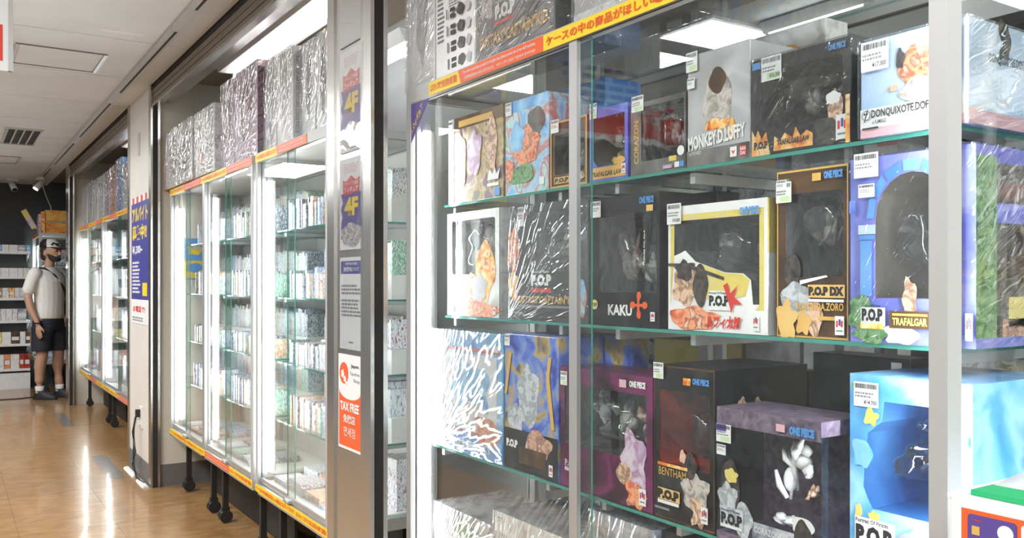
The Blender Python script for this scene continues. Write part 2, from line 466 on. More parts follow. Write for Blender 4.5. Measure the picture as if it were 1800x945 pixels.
# rolled-up shutters over the openings
def shutter(y0, y1, label):
    s = empty('roller_shutter', (1.095, (y0 + y1) / 2, 2.39)); h = (y1 - y0) / 2
    tag(s, label, 'shutter', 'rolled up shutters')
    bx('housing', (-0.012, -h, 0.105), (0.05, h, 0.17), 'slot', s)
    for k in range(3):
        pts = [(-0.012, 0.0), (-0.012, 0.030), (-0.004, 0.033), (0.006, 0.031), (0.006, 0.001)]
        MB().prism([(a, b + 0.034 * k) for a, b in pts], -h, h).build('slat', 'bronze', s)
    bx('bottom_bar', (-0.02, -h, -0.014), (0.016, h, 0.0), 'steel', s)
    bx('inner_strip', (0.05, -h, 0.03), (0.11, h, 0.05), 'steel', s)
shutter(6.60, 10.13, 'rolled up bronze shutter above the opening behind the white pillar')
shutter(2.78, 5.775, 'rolled up bronze shutter above the tall cases of small game packs')
shutter(-2.5, 2.424, 'rolled up bronze shutter above the case of large boxes')

# light track along the ceiling edge
t = empty('light_track', (0.93, 7.0, ZC - 0.03))
tag(t, 'long white lighting track along the ceiling beside the shutters', 'light track')
for k in range(5):
    bx('rail', (-0.021, -4.6 + 2.0 * k + 0.004, 0.0), (0.021, -2.6 + 2.0 * k - 0.004, 0.03), 'alu_pale', t)
    bx('slot', (-0.006, -4.6 + 2.0 * k + 0.004, -0.0015), (0.006, -2.6 + 2.0 * k - 0.4, 0.0), 'slot', t)
# hatch and grille in the ceiling
def ceil_at(px, py, z=ZC):
    dep = FOC * (z - EYE) / (HORIZON - py); xo = (px - 900.0) / FOC * dep
    s, c = math.sin(YAW), math.cos(YAW)
    return dep * s + xo * c, dep * c - xo * s
def hatch(a, b, label):
    (xa, ya), (xb, yb) = a, b
    h = empty('ceiling_hatch', ((xa + xb) / 2, (ya + yb) / 2, ZC)); tag(h, label, 'ceiling hatch', 'ceiling hatches')
    W, D = abs(xb - xa) / 2, abs(yb - ya) / 2
    bx('panel', (-W + .02, -D + .01, -0.004), (W - .02, D - .01, 0.0), 'ceil', h)
    for s in (-1, 1):
        bx('frame_bar', (s * W - .016, -D, -0.008), (s * W + .004, D, 0.0), 'alu', h)
        bx('frame_bar', (-W, s * D - .004, -0.006), (W, s * D + .004, 0.0), 'skirt', h)
pa, pb = ceil_at(24, 86), ceil_at(180, 129)
hatch((pa[0], 5.16), (ceil_at(184, 103)[0], 5.62), 'flat rectangular ceiling hatch with metal ends beside the hanging sign')
pa, pb = ceil_at(0, 280), ceil_at(55, 285)
hatch((0.1, pa[1] - 0.3), (0.62, pa[1] + 0.25), 'pale ceiling hatch beyond the dark louvred vent')
g0, g1 = ceil_at(25, 224), ceil_at(48, 253)
v = empty('ceiling_vent', ((g0[0] + g1[0]) / 2, (g0[1] + g1[1]) / 2, ZC)); tag(v, 'square dark louvred air vent in the ceiling', 'vent')
gx, gy = 0.12, abs(g0[1] - g1[1]) / 2
bx('backing', (-gx, -gy, -0.003), (gx, gy, 0), 'slot', v)
for k in range(5):
    xx = -gx + 2 * gx * k / 4
    MB().prism([(xx - .006, -.012), (xx + .004, -.012), (xx + .012, -.003), (xx + .002, -.003)], -gy, gy).build('louvre', 'alu_pale', v)
for s in (-1, 1):
    bx('frame_bar', (-gx - .012, s * gy - .008, -0.014), (gx + .012, s * gy + .008, 0), 'alu_pale', v)
lx, ly = ceil_at(217, 57)
o = bx('ceiling_label', (-0.10, -0.018, -0.002), (0.10, 0.018, 0), 'paper', None, None, (lx, ly, ZC)); tag(o, 'small white strip stuck on the ceiling boards', 'sticker')

# spot lights on the far end of the track
def spot(loc, label, rz, lit):
    s = empty('spot_light', loc, rz); tag(s, label, 'spot light', 'ceiling spot lights')
    bx('adaptor', (-0.02, -0.06, -0.03), (0.02, 0.06, 0.0), 'white', s)
    MB().tube([(0, 0, -0.03), (0, 0, -0.07)], 0.009).build('stem', 'white', s)
    b = MB().tube([(0.03, 0, -0.045), (-0.02, 0, -0.10), (-0.05, 0, -0.135)], [0.03, 0.034, 0.036], 12).build('head', 'white', s, smooth=True)
    MB().tube([(-0.05, 0, -0.135), (-0.053, 0, -0.139)], 0.029, 12).build('lens', 'lamp' if lit else 'slot', b)
spot((0.905, 11.3, ZC - 0.03), 'lit white spot light at the far end of the ceiling track', 0.3, True)
spot((0.66, 11.9, ZC), 'unlit white spot light on the ceiling near the dark far wall', 2.0, False)
MB().tube([(0.93, 11.2, 2.49), (0.95, 11.5, 2.40), (1.0, 11.75, 2.32), (1.06, 11.85, 2.2), (1.08, 11.9, 2.06)], 0.006, 6).build('power_cable', 'white')
tag(bpy.data.objects['power_cable'], 'white cable hanging from the lighting track to a case top', 'cable')

# tube lamps under the alcove ceilings
def strip_lamp(loc, length, label, wdt=0.24, hh=0.07):
    s = empty('strip_lamp', loc); tag(s, label, 'lamp', 'strip lamps')
    MB().prism([(-wdt / 2, hh), (wdt / 2, hh), (wdt / 2 - .03, 0), (-wdt / 2 + .03, 0)], 0, length).build('lamp_body', 'white', s)
    MB().tube([(0, 0.02, -0.028), (0, length - 0.02, -0.028)], 0.016, 10).build('lamp_tube', 'lamp', s, smooth=True)
    for yy in (0.01, length - 0.03):
        bx('lamp_holder', (-.014, yy, -.05), (.014, yy + .02, 0), 'white', s)
strip_lamp((1.40, 2.95, 2.487), 2.15, 'bright strip lamp over the shrink wrapped boxes on the middle cases')
strip_lamp((1.40, 6.7, 2.487), 1.7, 'bright strip lamp over the boxes on the cases behind the white pillar')
strip_lamp((1.62, 3.25, 2.28), 0.9, 'short strip lamp on the grey wall between steel pillar and glass case', 0.12, 0.05)
bx('bracket', (-.03, 0.40, 0.05), (.24, 0.46, 0.07), 'white', bpy.data.objects['strip_lamp.002'])

for k, yy in enumerate((-1.2, 1.4, 4.0, 6.6, 9.2)):  # out-of-view lamps added to brighten the ceiling and streak the glass
    strip_lamp((-0.15, yy - .6, 2.45), 1.2, ('unseen added strip lamp over the aisle behind the viewer', 'unseen added strip lamp over the aisle beside the viewer', 'third unseen added strip lamp along the aisle', 'fourth unseen added strip lamp along the aisle', 'last unseen added strip lamp along the aisle')[k], 0.12, 0.07)
# ---------------------------------------------------------------- shop beyond the near case
s = empty('ceiling_light', (3.45, 3.27, 2.60)); tag(s, 'large square lit ceiling panel seen through the near glass case', 'ceiling light')
bx('diffuser', (-0.26, -0.19, -0.012), (0.26, 0.19, -0.002), 'lamp', s)
for a, b in (((-.29, -.22, -.015), (.29, -.19, 0)), ((-.29, .19, -.015), (.29, .22, 0)), ((-.29, -.19, -.015), (-.26, .19, 0)), ((.26, -.19, -.015), (.29, .19, 0))):
    bx('frame_bar', a, b, 'white', s)
struct(bx('ceiling_inner', (1.94, 2.74, 2.60), (6.1, 12.5, 2.7), 'ceil_white'))
strip_lamp((3.49, 2.4, 2.54), 0.6, 'short bright strip lamp on the shop ceiling behind the near case', 0.1, 0.05)
rk = empty('shelf_rack', (2.72, 2.7, 0)); tag(rk, 'tall grey shop rack with a pale header behind the near glass case', 'rack')
bx('header', (0.0, -4.6, 2.10), (0.42, 0.9, 2.20), 'alu', rk)
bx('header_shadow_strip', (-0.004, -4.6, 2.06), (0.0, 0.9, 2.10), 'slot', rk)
bx('back_board', (0.40, -4.6, 0), (0.42, 0.9, 2.10), 'grey', rk)
RZ = (0.12, 0.48, 0.84, 1.20, 1.52, 1.82)
for z in RZ: bx('shelf', (0.0, -4.6, z - 0.02), (0.40, 0.9, z), 'alu_pale', rk)
for k in range(7): bx('upright', (0.0, -4.6 + 0.91 * k, 0), (0.03, -4.57 + 0.91 * k, 2.08), 'alu_pale', rk)

# hanging sign
sg = empty('hanging_sign', (0.0, 3.2, 1.955)); tag(sg, 'white hanging sign board with blue and red print', 'sign')
bx('board', (-0.6, 0, 0), (0.176, 0.012, 0.50), 'paper', sg)
bx('border', (0.166, -0.002, 0), (0.18, 0.014, 0.50), 'alu_pale', sg)
bx('red_block', (-0.55, -0.001, 0.03), (0.151, 0, 0.145), 'redink', sg)
text_lines(sg, -0.45, 0.155, 0.602, 0.2, -0.0015, 5, 'blueink', 3)
for xx in (-0.4, 0.12): MB().tube([(xx, 0.006, 0.50), (xx, 0.006, 0.565)], 0.0015, 5).build('wire', 'alu', sg)

# ---------------------------------------------------------------- notices on the steel pillar
def poster(name, label, pxl, pxr, pt, pb, X=1.0745, t=0.002, m='paper', group='framed notices on the steel pillar'):
    Y0, Y1 = yat(pxl, X), yat(pxr, X)
    z1, z0 = zat(pt, X, Y0), zat(pb, X, Y0)
    r = empty(name, (X, Y0, z0), -PI / 2); tag(r, label, 'poster', group)
    W, H = Y0 - Y1, z1 - z0
    bx('sheet', (0, -t, 0), (W, 0, H), m, r)
    return r, W, H
crowd = print_mat('crowd_print', [(.05, .05, .06), (.55, .5, .45), (.3, .2, .15), (.75, .72, .68), (.2, .35, .55), (.1, .1, .1)], 40, 0.35)
def poster_4f(label, pt, pb):
    r, W, H = poster('shop_poster', label, 598.5, 640, pt, pb)
    plate(r, 'picture', .03 * W, .03 * H, .94 * W, .94 * H, -0.0021, 'paper')
    MB().prism([(x * W, z * H) for x, z in ((.06, .30), (.12, .36), (.05, .45), (.14, .52), (.06, .62), (.94, .62), (.88, .52), (.96, .45), (.88, .37), (.95, .30), (.95, .12), (.06, .12))], -0.0029, -0.0024).build('star_field', 'purple', r)
    MB().prism(blob_pts(.5 * W, .16 * H, .42 * W, .13 * H, 5, 24, .15), -0.0034, -0.0030).build('picture', crowd, r)
    MB().prism([(x * W, z * H) for x, z in ((.16, .60), (.84, .62), (.86, .78), (.70, .75), (.5, .81), (.3, .75), (.15, .77))], -0.0034, -0.0030).build('red_banner', 'redink', r)
    letters('ジャンプ作品', r, .22 * W, .70 * H, .56 * W, .045 * H, -0.0036, 'paper')
    letters('フィギュア', r, .2 * W, .625 * H, .6 * W, .065 * H, -0.0036, 'paper', bold=.03)
    letters('4F', r, .22 * W, .37 * H, .58 * W, .2 * H, -0.0036, 'yellow', bold=.05)
    text_lines(r, .2 * W, .84 * H, .62 * W, .11 * H, -0.0030, 4, 'pink', 2)
    bx('acrylic_cover', (0, -0.0065, 0), (W, -0.0045, H), 'film', r)
r, W, H = poster('acrylic_sign', 'blank clear acrylic holder at the top of the steel pillar', 598.5, 640, -60, 88, m='alu_pale')
bx('acrylic_cover', (0, -0.0045, 0), (W, -0.0025, H), 'film', r)
poster_4f('upper of two yellow 4F posters on the steel pillar', 97, 272)
poster_4f('lower of two yellow 4F posters on the steel pillar', 283, 440)
r, W, H = poster('notice', 'white notice with a blue header above the tax free sign', 598.5, 640, 453, 611)
plate(r, 'header', .05 * W, .82 * H, .9 * W, .14 * H, -0.0022, 'blueink')
letters('免税手続の取扱', r, .25 * W, .915 * H, .5 * W, .03 * H, -0.003, 'paper')
letters('免税販売について', r, .18 * W, .845 * H, .64 * W, .05 * H, -0.003, 'paper', bold=.03)
text_lines(r, .08 * W, .60 * H, .84 * W, .12 * H, -0.003, 3, 'greyink', 4); text_lines(r, .08 * W, .36 * H, .84 * W, .2 * H, -0.003, 5, 'greyink', 5)
text_lines(r, .4 * W, .07 * H, .2 * W, .03 * H, -0.003, 1, 'greyink', 6)
bx('acrylic_cover', (0, -0.0055, 0), (W, -0.0040, H), 'film', r)
r, W, H = poster('tax_free_sign', 'red and white tax free shop sign low on the steel pillar', 596, 637, 620, 783)
pts = [(.04, .03), (.96, .03), (.96, .62)] + [(.5 + .46 * math.cos(a), .62 - .09 * math.sin(a)) for a in [PI * k / 10 for k in range(1, 10)]] + [(.04, .62)]
MB().prism([(x * W, z * H) for x, z in pts], -0.0029, -0.0022).build('red_field', 'orange', r)
MB().prism([(W * (.25 + .19 * math.cos(a)), H * (.80 + .115 * math.sin(a))) for a in [2 * PI * k / 20 for k in range(20)]], -0.0029, -0.0022).build('red_disc', 'orange', r)
for k in range(3):
    cx, cz = ((.2, .79), (.30, .74), (.36, .70))[k]; q = (1, .8, .5)[k]
    mb = MB()
    pp = [(W * (cx + .075 * q * (.55 + .45 * abs(math.cos(2.5 * a))) * math.cos(a)), H * (cz + .05 * q * (.55 + .45 * abs(math.cos(2.5 * a))) * math.sin(a))) for a in [2 * PI * j / 30 for j in range(30)]]
    MB().prism(pp, -0.0035, -0.003).build('blossom', 'paper', r)
letters('Japan.', r, .55 * W, .86 * H, .36 * W, .05 * H, -0.003, 'ink', bold=.01)
letters('Tax-free', r, .50 * W, .79 * H, .42 * W, .04 * H, -0.003, 'greyink', bold=0)
letters('Shop', r, .66 * W, .71 * H, .26 * W, .05 * H, -0.003, 'greyink', bold=0)
letters('TAX FREE', r, .10 * W, .405 * H, .8 * W, .095 * H, -0.0036, 'paper', bold=.04)
letters('免税店', r, .24 * W, .28 * H, .5 * W, .09 * H, -0.0036, 'paper', bold=.02)
letters('면세점', r, .26 * W, .14 * H, .48 * W, .10 * H, -0.0036, 'paper', bold=.0)
# poster on the white pillar
r, W, H = poster('recruitment_poster', 'blue staff recruitment poster with yellow headings on the white pillar', 232, 262, 350, 566, 1.074, group=None)
plate(r, 'blue_field', 0, .19 * H, W, .76 * H, -0.0022, 'blueink')
for k in range(4): plate(r, 'tear_stripe', (.05 + .25 * k) * W, .95 * H, .12 * W, .05 * H, -0.0022, 'redink')
letters('アルバイト', r, .05 * W, .80 * H, .9 * W, .12 * H, -0.003, 'yellow', bold=.05)
letters('募集中!!', r, .05 * W, .655 * H, .85 * W, .12 * H, -0.003, 'yellow', bold=.05)
letters('¥1,300~', r, .05 * W, .54 * H, .6 * W, .075 * H, -0.003, 'paper', bold=.04)
text_lines(r, .06 * W, .24 * H, .5 * W, .26 * H, -0.003, 9, 'paper', 7)
plate(r, 'yellow_note', .66 * W, .22 * H, .26 * W, .10 * H, -0.003, 'yellow')
letters('お電話で!', r, .1 * W, .09 * H, .7 * W, .05 * H, -0.003, 'redink', bold=.02)
text_lines(r, .06 * W, .02 * H, .8 * W, .04 * H, -0.003, 2, 'greyink', 8)
# notice high on the pillar
o = bx('wall_switch', (-.004, -.035, -.075), (0, .035, .075), 'alu_pale', None, None, (1.076, 6.2, 2.2)); tag(o, 'narrow metal cover plate high on the white pillar', 'cover plate')

# wall socket with plugs and cables, white cable covers on the floor
k = empty('wall_socket', (1.076, 5.93 + .18, 0.40)); tag(k, 'white wall socket with black plugs low on the white pillar', 'socket')
bx('face_plate', (-.008, -.04, -.07), (0, .04, .07), 'white', k)
bx('plug', (-.035, .0, .0), (-.008, .03, .05), 'black', k); bx('plug', (-.03, .002, -.05), (-.008, .026, -.015), 'white', k)
for n_, dy in enumerate((0.0, 0.03)):
    pa = [(1.042, 6.125 + .01 * n_, .40), (1.03, 6.13 + dy, .30), (1.036, 6.10 + .06 * n_, .18), (1.03, 6.16 - dy, .09), (1.04, 6.06 + dy, .012), (1.055, 5.9, .008)]
    o = MB().tube(pa, 0.006, 6).build('power_cable', 'black', smooth=True); tag(o, ('black power cable hanging straighter below the wall socket', 'black power cable swinging wider below the wall socket')[n_], 'cable', 'cables at the socket')
for a, b, lb in ((6.16, 6.5, 'white cable cover on the floor behind the black cables'), (5.80, 6.04, 'white cable cover on the floor at the steel rail of the pillar')):
    o = MB().prism([(-.02, 0), (.02, 0), (.012, .012), (-.012, .012)], a, b).build('cable_cover', 'paper', None, (1.046, 0, 0)); tag(o, lb, 'cable cover', 'floor cable covers')
MB().tube([(-.2, 11.05, .005), (.3, 11.0, .005), (.7, 11.02, .005), (1.0, 11.2, .005)], .006, 6).build('floor_cable', 'black')
tag(bpy.data.objects['floor_cable'], 'dark cable lying across the floor behind the man', 'cable')

# ================================================================ GLASS DISPLAY CASES
ZB, ZT = 0.335, 1.86
def strip(parent, x0, x1, z, ht, y, pieces, seed=0):
    """notice strip: pieces = (from, to, 'y' or 'r', text)"""
    st = bx('notice_strip', (x0, y - 0.0015, z), (x1, y, z + ht), 'yellow', parent)
    L = x1 - x0
    for a, b, c, s in pieces:
        xa, xb = x0 + a * L, x0 + b * L
        if c == 'r':
            MB().prism([(xa - ht * .2, z + ht), (xb, z + ht), (xb, z), (xa + ht * .2, z)], y - .0022, y - .0016).build('red_field', 'orange', st)
            if isinstance(s, (list, tuple)):
                letters(s[0], st, xa + .02, z + ht * .54, (xb - xa) - .05, ht * .28, y - .003, 'paper', bold=.012)
                letters(s[1], st, xa + .03, z + ht * .16, (xb - xa) - .06, ht * .22, y - .003, 'paper', bold=.0)
        else:
            letters(s, st, xa + .012, z + ht * .2, (xb - xa) - .024, ht * .62, y - .003, 'orange', bold=.03)
    return st
JA = 'ケースの中の商品がほしい場合はスタッフまで!'
JB = 'はスタッフまで! 安心安定×高価買取!'
EN = ('If you wish to purchase a product in the glass case, please contact one of our staff members.', '如需購買櫥窗內商品,請告知店員。 케이스 안의 상품은 직원에게 문의하세요')

def bar(name, p, a, b, m='alu'):
    return bx(name, a, b, m, p)
def tube_lamp(parent, x, y, z0, z1, r=0.0125):
    t = MB().tube([(x, y, z0), (x, y, z1)], r, 12).build('light_tube', 'tube', parent, smooth=True)
    for za, zb in ((z0 - .02, z0), (z1, z1 + .02)):
        MB().tube([(x, y, za), (x, y, zb)], r * 1.1, 10).build('tube_cap', 'white', t)
    bx('tube_batten', (x - .008, y + r, z0), (x + .008, y + r + .012, z1), 'alu_pale', t)
def case(name, label, Xf, Y0, Y1, depth, bays, shelf_z, shelf_y=0.09, back='white', far_end='glass', near_end='glass', group='glass display cases', top_strip=(), low_strip=(), tubes=True, near_tube=False, sub=0, casters=True, top='white', wide_edge=False):
    r = empty(name, (Xf, Y0, 0), -PI / 2); tag(r, label, 'display case', group)
    W = Y0 - Y1; P = 0.028
    edges = [0] + [W * b for b in bays] + [W]
    # body
    bx('base', (0.002, 0.0, ZB), (W - .002, depth, ZB + 0.045), 'alu', r)
    bx('deck', (P, 0.03, ZB + 0.045), (W - P, depth - 0.01, ZB + 0.055), 'white', r)
    for x in (0, W - P):
        bar('post', r, (x, 0, ZB), (x + P, 0.035, ZT), 'alu_pale'); bar('post', r, (x, depth - P, ZB), (x + P, depth, ZT), 'alu_pale')
    for e in edges[1:-1]: bar('mullion', r, (e - .022, 0, ZB), (e + .022, 0.03, ZT))
    bar('rail', r, (P, 0.0, ZT - 0.04), (W - P, 0.03, ZT), 'alu_pale'); bar('rail', r, (P, depth - P, ZT - 0.03), (W - P, depth, ZT), 'alu_pale')
    for x in (0, W - P): bar('rail', r, (x, 0.035, ZT - 0.03), (x + P, depth - P, ZT), 'alu_pale')
    bx('top_panel', (P, 0.03, ZT - 0.012), (W - P, depth - P, ZT - 0.006), 'glass' if top == 'glass' else top, r, 'glass_edge' if top == 'glass' else None)
    for nm, x in (('far', 0.008), ('near', W - 0.014)):
        kind = far_end if nm == 'far' else near_end
        bx('end_pane' if kind == 'glass' else 'end_panel', (x, 0.035, ZB + .05), (x + .006, depth - P, ZT - .03), kind, r, 'glass_edge' if kind == 'glass' else None)
    if back == 'glass':
        bx('back_pane', (P, depth - .016, ZB + .05), (W - P, depth - .010, ZT - .03), 'glass', r, 'glass_edge')
    else:
        bx('back_panel', (P, depth - .014, ZB + .05), (W - P, depth - .006, ZT - .03), back, r)
    # bays: doors, shelves, tubes
    for i in range(len(edges) - 1):
        a = edges[i] + (P if i == 0 else .022); b = edges[i + 1] - (P if i == len(edges) - 2 else .022)
        mid = (a + b) / 2
        z0, z1 = ZB + .05, ZT - .04
        for d, (xa, xb, ya) in enumerate(((a, mid + .03, .016), (mid - .03, b, .006))):
            dr = bx('glass_door', (xa, ya, z0 + .012), (xb, ya + .005, z1), 'glass', r, 'glass_edge')
            xe = xb if d == 0 else xa
            if wide_edge and d == 1: bx('edge_profile', (xe - .003, ya - .003, z0 + .012), (xe + .026, ya + .007, z1), 'alu', dr)
            bx('bottom_profile', (xa, ya - .002, z0), (xb, ya + .007, z0 + .022), 'alu', dr)
        lk = bx('lock', (mid - .03, -.012, z0 + .001), (mid + .03, .004, z0 + .012), 'alu', r)
        MB().tube([(mid + .018, -.018, z0 + .006), (mid + .018, -.012, z0 + .006)], .006, 8).build('lock_barrel', 'steel', lk)
        for z in shelf_z:
            sh = bx('shelf', (a + .004, shelf_y, z - .006), (b - .004, depth - .03, z), 'glass', r, 'glass_edge')
            for xx in (a + .01, b - .03):
                MB().prism([(0, 0), (.02, 0), (.02, .012), (0, .012)], 0, depth - .06 - shelf_y).build('shelf_bracket', 'alu', sh, (xx, shelf_y + .03, z - .021))
        for xx in (a + .02, b - .04): bar('upright', r, (xx, depth - .045, ZB + .06), (xx + .02, depth - .03, ZT - .04), 'alu_pale')
        if tubes: tube_lamp(r, a + (.004 if wide_edge else .014), .052, ZB + .10, ZT - .12, .0105)
    if near_tube: tube_lamp(r, W - .034, .048, ZB + .10, ZT - .08)
    # notice strips, legs with casters
    for x0, x1, pieces in top_strip: strip(r, x0 * W, x1 * W, ZT - .040, .037, -.0005, pieces)
    for x0, x1, pieces in low_strip: strip(r, x0 * W, x1 * W, ZB + .010, .034, -.0005, pieces)
    bx('apron', (0.22, .20, .02), (W - .01, .212, ZB), 'black', r)
    if casters:
        for e in edges:
            for s in ((1,) if e == 0 else (-1,) if e == W else (-1, 1)):
                for yy in (.085, depth - .07):
                    x = e + s * .12
                    lg = bx('leg', (x - .014, yy - .014, .075), (x + .014, yy + .014, ZB), 'black', r)
                    for q in (-1, 1):
                        MB().tube([(x + q * .006, yy, .034), (x + q * .026, yy, .034)], .034, 12).build('caster_wheel', 'black', lg)
                    bx('caster_fork', (x - .016, yy - .02, .05), (x + .016, yy + .02, .08), 'black', lg)
    return r, W, edges

XF = 1.17
full_low = lambda: (((0.0, 0.5, ((0.02, .98, 'y', JA),)), (0.505, 1.0, ((0.0, .55, 'r', EN), (.55, 1.0, 'y', JB)))))
full_top = lambda: (((0.0, 1.0, ((0.0, .22, 'y', JB), (.22, .45, 'r', EN), (.45, .75, 'y', JA), (.75, 1.0, 'r', EN))),))
SZ = (1.515, 1.215, 0.925, 0.66)
cA, WA, eA = case('display_case', 'glass case of white game boxes standing next to the far steel post', XF, 10.10, 8.54, 0.45, [], (1.49, 1.16, 0.80), top_strip=full_top(), low_strip=full_low())
cB, WB, eB = case('display_case', 'glass case of white game boxes partly hidden by the white pillar', XF, 8.52, 6.80, 0.45, [], (1.49, 1.16, 0.80), top_strip=full_top(), low_strip=full_low())
cC, WC, eC = case('display_case', 'two-bay glass case of small game packs next to the white pillar', XF, 5.70, 3.965, 0.45, [0.48], SZ, far_end='cream', near_tube=True, top_strip=full_top(), low_strip=full_low())
cD, WD, eD = case('display_case', 'single-bay glass case of small game packs next to the steel pillar', XF, 3.915, 3.03, 0.45, [], SZ, near_tube=True, top_strip=(((0, .75, ((0, .45, 'y', JA), (.45, 1, 'r', EN)))),), low_strip=((0.0, 1.0, ((0, .6, 'y', JA), (.6, 1, 'y', JB))),))
cE, WE, eE = case('display_case', 'large glass case of boxed figures in front of the viewer', XF, 2.385, 0.685, 0.47, [], (), shelf_y=.09, back='glass', top='glass', near_tube=True, wide_edge=True, top_strip=((0.088, 1.0, ((0, .115, 'y', JB), (.115, .37, 'r', EN), (.37, .80, 'y', JA), (.80, 1.0, 'r', EN))),), low_strip=full_low())
# shelves of the large case
for z, y0 in ((1.515, .098), (1.182, .10), (0.797, .06)):
    sh = bx('shelf', (.06, y0, z - .007), (WE - .035, .44, z), 'glass', cE, 'glass_edge')
    for xx in (.08, .62, .84, 1.08, WE - .10):
        MB().prism([(0, 0), (.014, 0), (.014, .022), (0, .022)], 0, .32).build('shelf_bracket', 'alu', sh, (xx, y0 + .02, z - .031))
for xx in (.38, .80, .855, 1.2): bar('upright', cE, (xx, .425, ZB + .06), (xx + .024, .44, ZT - .04), 'alu_pale')
# purple corner card behind the glass
cc = MB().prism([(0.03, 1.815), (0.145, 1.815), (0.03, 1.70)], 0.0012, 0.0024).build('corner_card', 'purple', cE)
for k, (s, q) in enumerate((('ワンピース', .0), ('フィギュア', .022))):
    o = letters(s, cc, .036 + q * .5, 1.728 - q * .1, .085, .016, .0006 - .0002 * k, 'yellow', bold=.02); o.rotation_euler = (0, -.78, 0)
    o.location = (.036 + q * .55, .0005, 1.722 + q * .9 - .002)
# little poster on the end panel of the two-bay case (facing the viewer along the row)
pr = empty('small_poster', (1.29, 5.676, 1.30)); tag(pr, 'blue and yellow card on the end panel of the two-bay case', 'poster')
bx('sheet', (-.05, 0, 0), (.09, .002, .26), 'skytone', pr)
bx('yellow_field', (-.045, -.0006, .01), (.085, 0, .12), 'yellow', pr)
MB().prism(blob_pts(.02, .075, .05, .03, 3), -.0012, -.0007).build('blue_shape', 'skytone', pr)
MB().prism(blob_pts(.02, .19, .045, .035, 8), -.0012, -.0001).build('yellow_shape', 'yellow', pr)

# ---------------------------------------------------------------- small packs on the shelves
pack_m = [print_mat('pack_print_%d' % i, c, 170, .3, hard=True, stretch=(1, 1, .3)) for i, c in enumerate((
    [(.85, .86, .88), (.75, .77, .8), (.25, .3, .45), (.88, .88, .88)],
    [(.8, .8, .82), (.15, .15, .18), (.7, .7, .74), (.55, .1, .1)],
    [(.82, .84, .86), (.2, .35, .65), (.85, .85, .85), (.6, .65, .75)],
    [(.86, .86, .85), (.7, .35, .15), (.85, .83, .78), (.3, .3, .3)],
    [(.5, .55, .6), (.85, .86, .88), (.35, .12, .2), (.8, .8, .8)],
    [(.8, .82, .8), (.2, .45, .3), (.86, .86, .86), (.2, .2, .25)]))]
rnd = random.Random(11)
pmesh = {}
def pack_mesh(wd, dp, ht, i):
    k = (round(wd, 3), round(dp, 3), round(ht, 3), i)
    if k not in pmesh:
        mb = MB(); b = .0015
        mb.box((b, 0, 0), (wd - b, dp, ht))
        me = mb.mesh('game_pack'); me.materials.append(pack_m[i]); pmesh[k] = me
    return pmesh[k]
band_m = {}
def pack(wd, dp, ht, i, x, y, z, root_c, label, cat, group, name='game_pack', lean=0.0, cap=True):
    X0, Y0_, _ = root_c.location
    o = put(name, pack_mesh(wd, dp, ht, i), None, (X0 + y, Y0_ - x, z), (0, 0, -PI / 2 + lean)); tag(o, label, cat, group)
    if cap:
        k = (round(wd, 3), round(ht, 3))
        if k not in band_m:
            me = MB().box((.0012, -.0008, ht * .80), (wd - .0012, .0, ht * .97)).mesh('title_band'); me.materials.append(M['paper']); band_m[k] = me
        put('title_band', band_m[k], o)
    return o
ORD = ('top', 'second', 'third', 'fourth')
extra = MB()
def riser_row(root_c, a, b, z, y, depth, ht, nm):
    X0, Y0_, _ = root_c.location
    bx('riser', (a, y, z), (b, y + depth, z + ht), 'white', root_c)
n_ind = 0
def fill_small(root_c, edges, depth, cname):
    global n_ind
    X0, Y0_, _ = root_c.location
    for i in range(len(edges) - 1):
        a, b = edges[i] + .10, edges[i + 1] - .035
        bay = cname + ('' if len(edges) == 2 else (', far bay', ', near bay')[i])
        for si, z in enumerate(SZ):
            riser_row(root_c, a, b, z + .001, .27, .13, .095, bay)
            # front row: one by one
            x = a; cnt = -1
            while x < b - .05:
                wd = rnd.choice((.018, .024, .03)); ht = rnd.choice((.105, .12, .13)) if si != 2 else rnd.choice((.085, .09, .1))
                if (len(edges) == 2 or i == 1) or rnd.random() < .55:
                    cnt += 1
                    pack(wd, .09, ht, rnd.randrange(6), x, .115 + rnd.uniform(0, .012), z + .0005, root_c,
                         'slim game pack %s, front row, %s shelf of the %s' % (NUM[cnt], ORD[si], bay), 'game pack', 'packs on the %s shelf, %s' % (ORD[si], bay)); n_ind += 1
                x += wd + rnd.uniform(.001, .004)
            # back row on the riser: joined
            x = a
            while x < b - .04:
                wd = rnd.choice((.016, .022, .03)); ht = rnd.uniform(.10, .135)
                extra.box((X0 + .285, Y0_ - x - wd, z + .097), (X0 + .385, Y0_ - x - .0015, z + .097 + ht), rnd.randrange(6))
                x += wd
fill_small(cC, eC, .45, 'two-bay case'); fill_small(cD, eD, .45, 'single-bay case')
o = extra.build('game_pack_back_rows', pack_m); tag(o, 'slim game packs crowded in the back rows of the small pack cases', 'game packs', None, 'stuff')
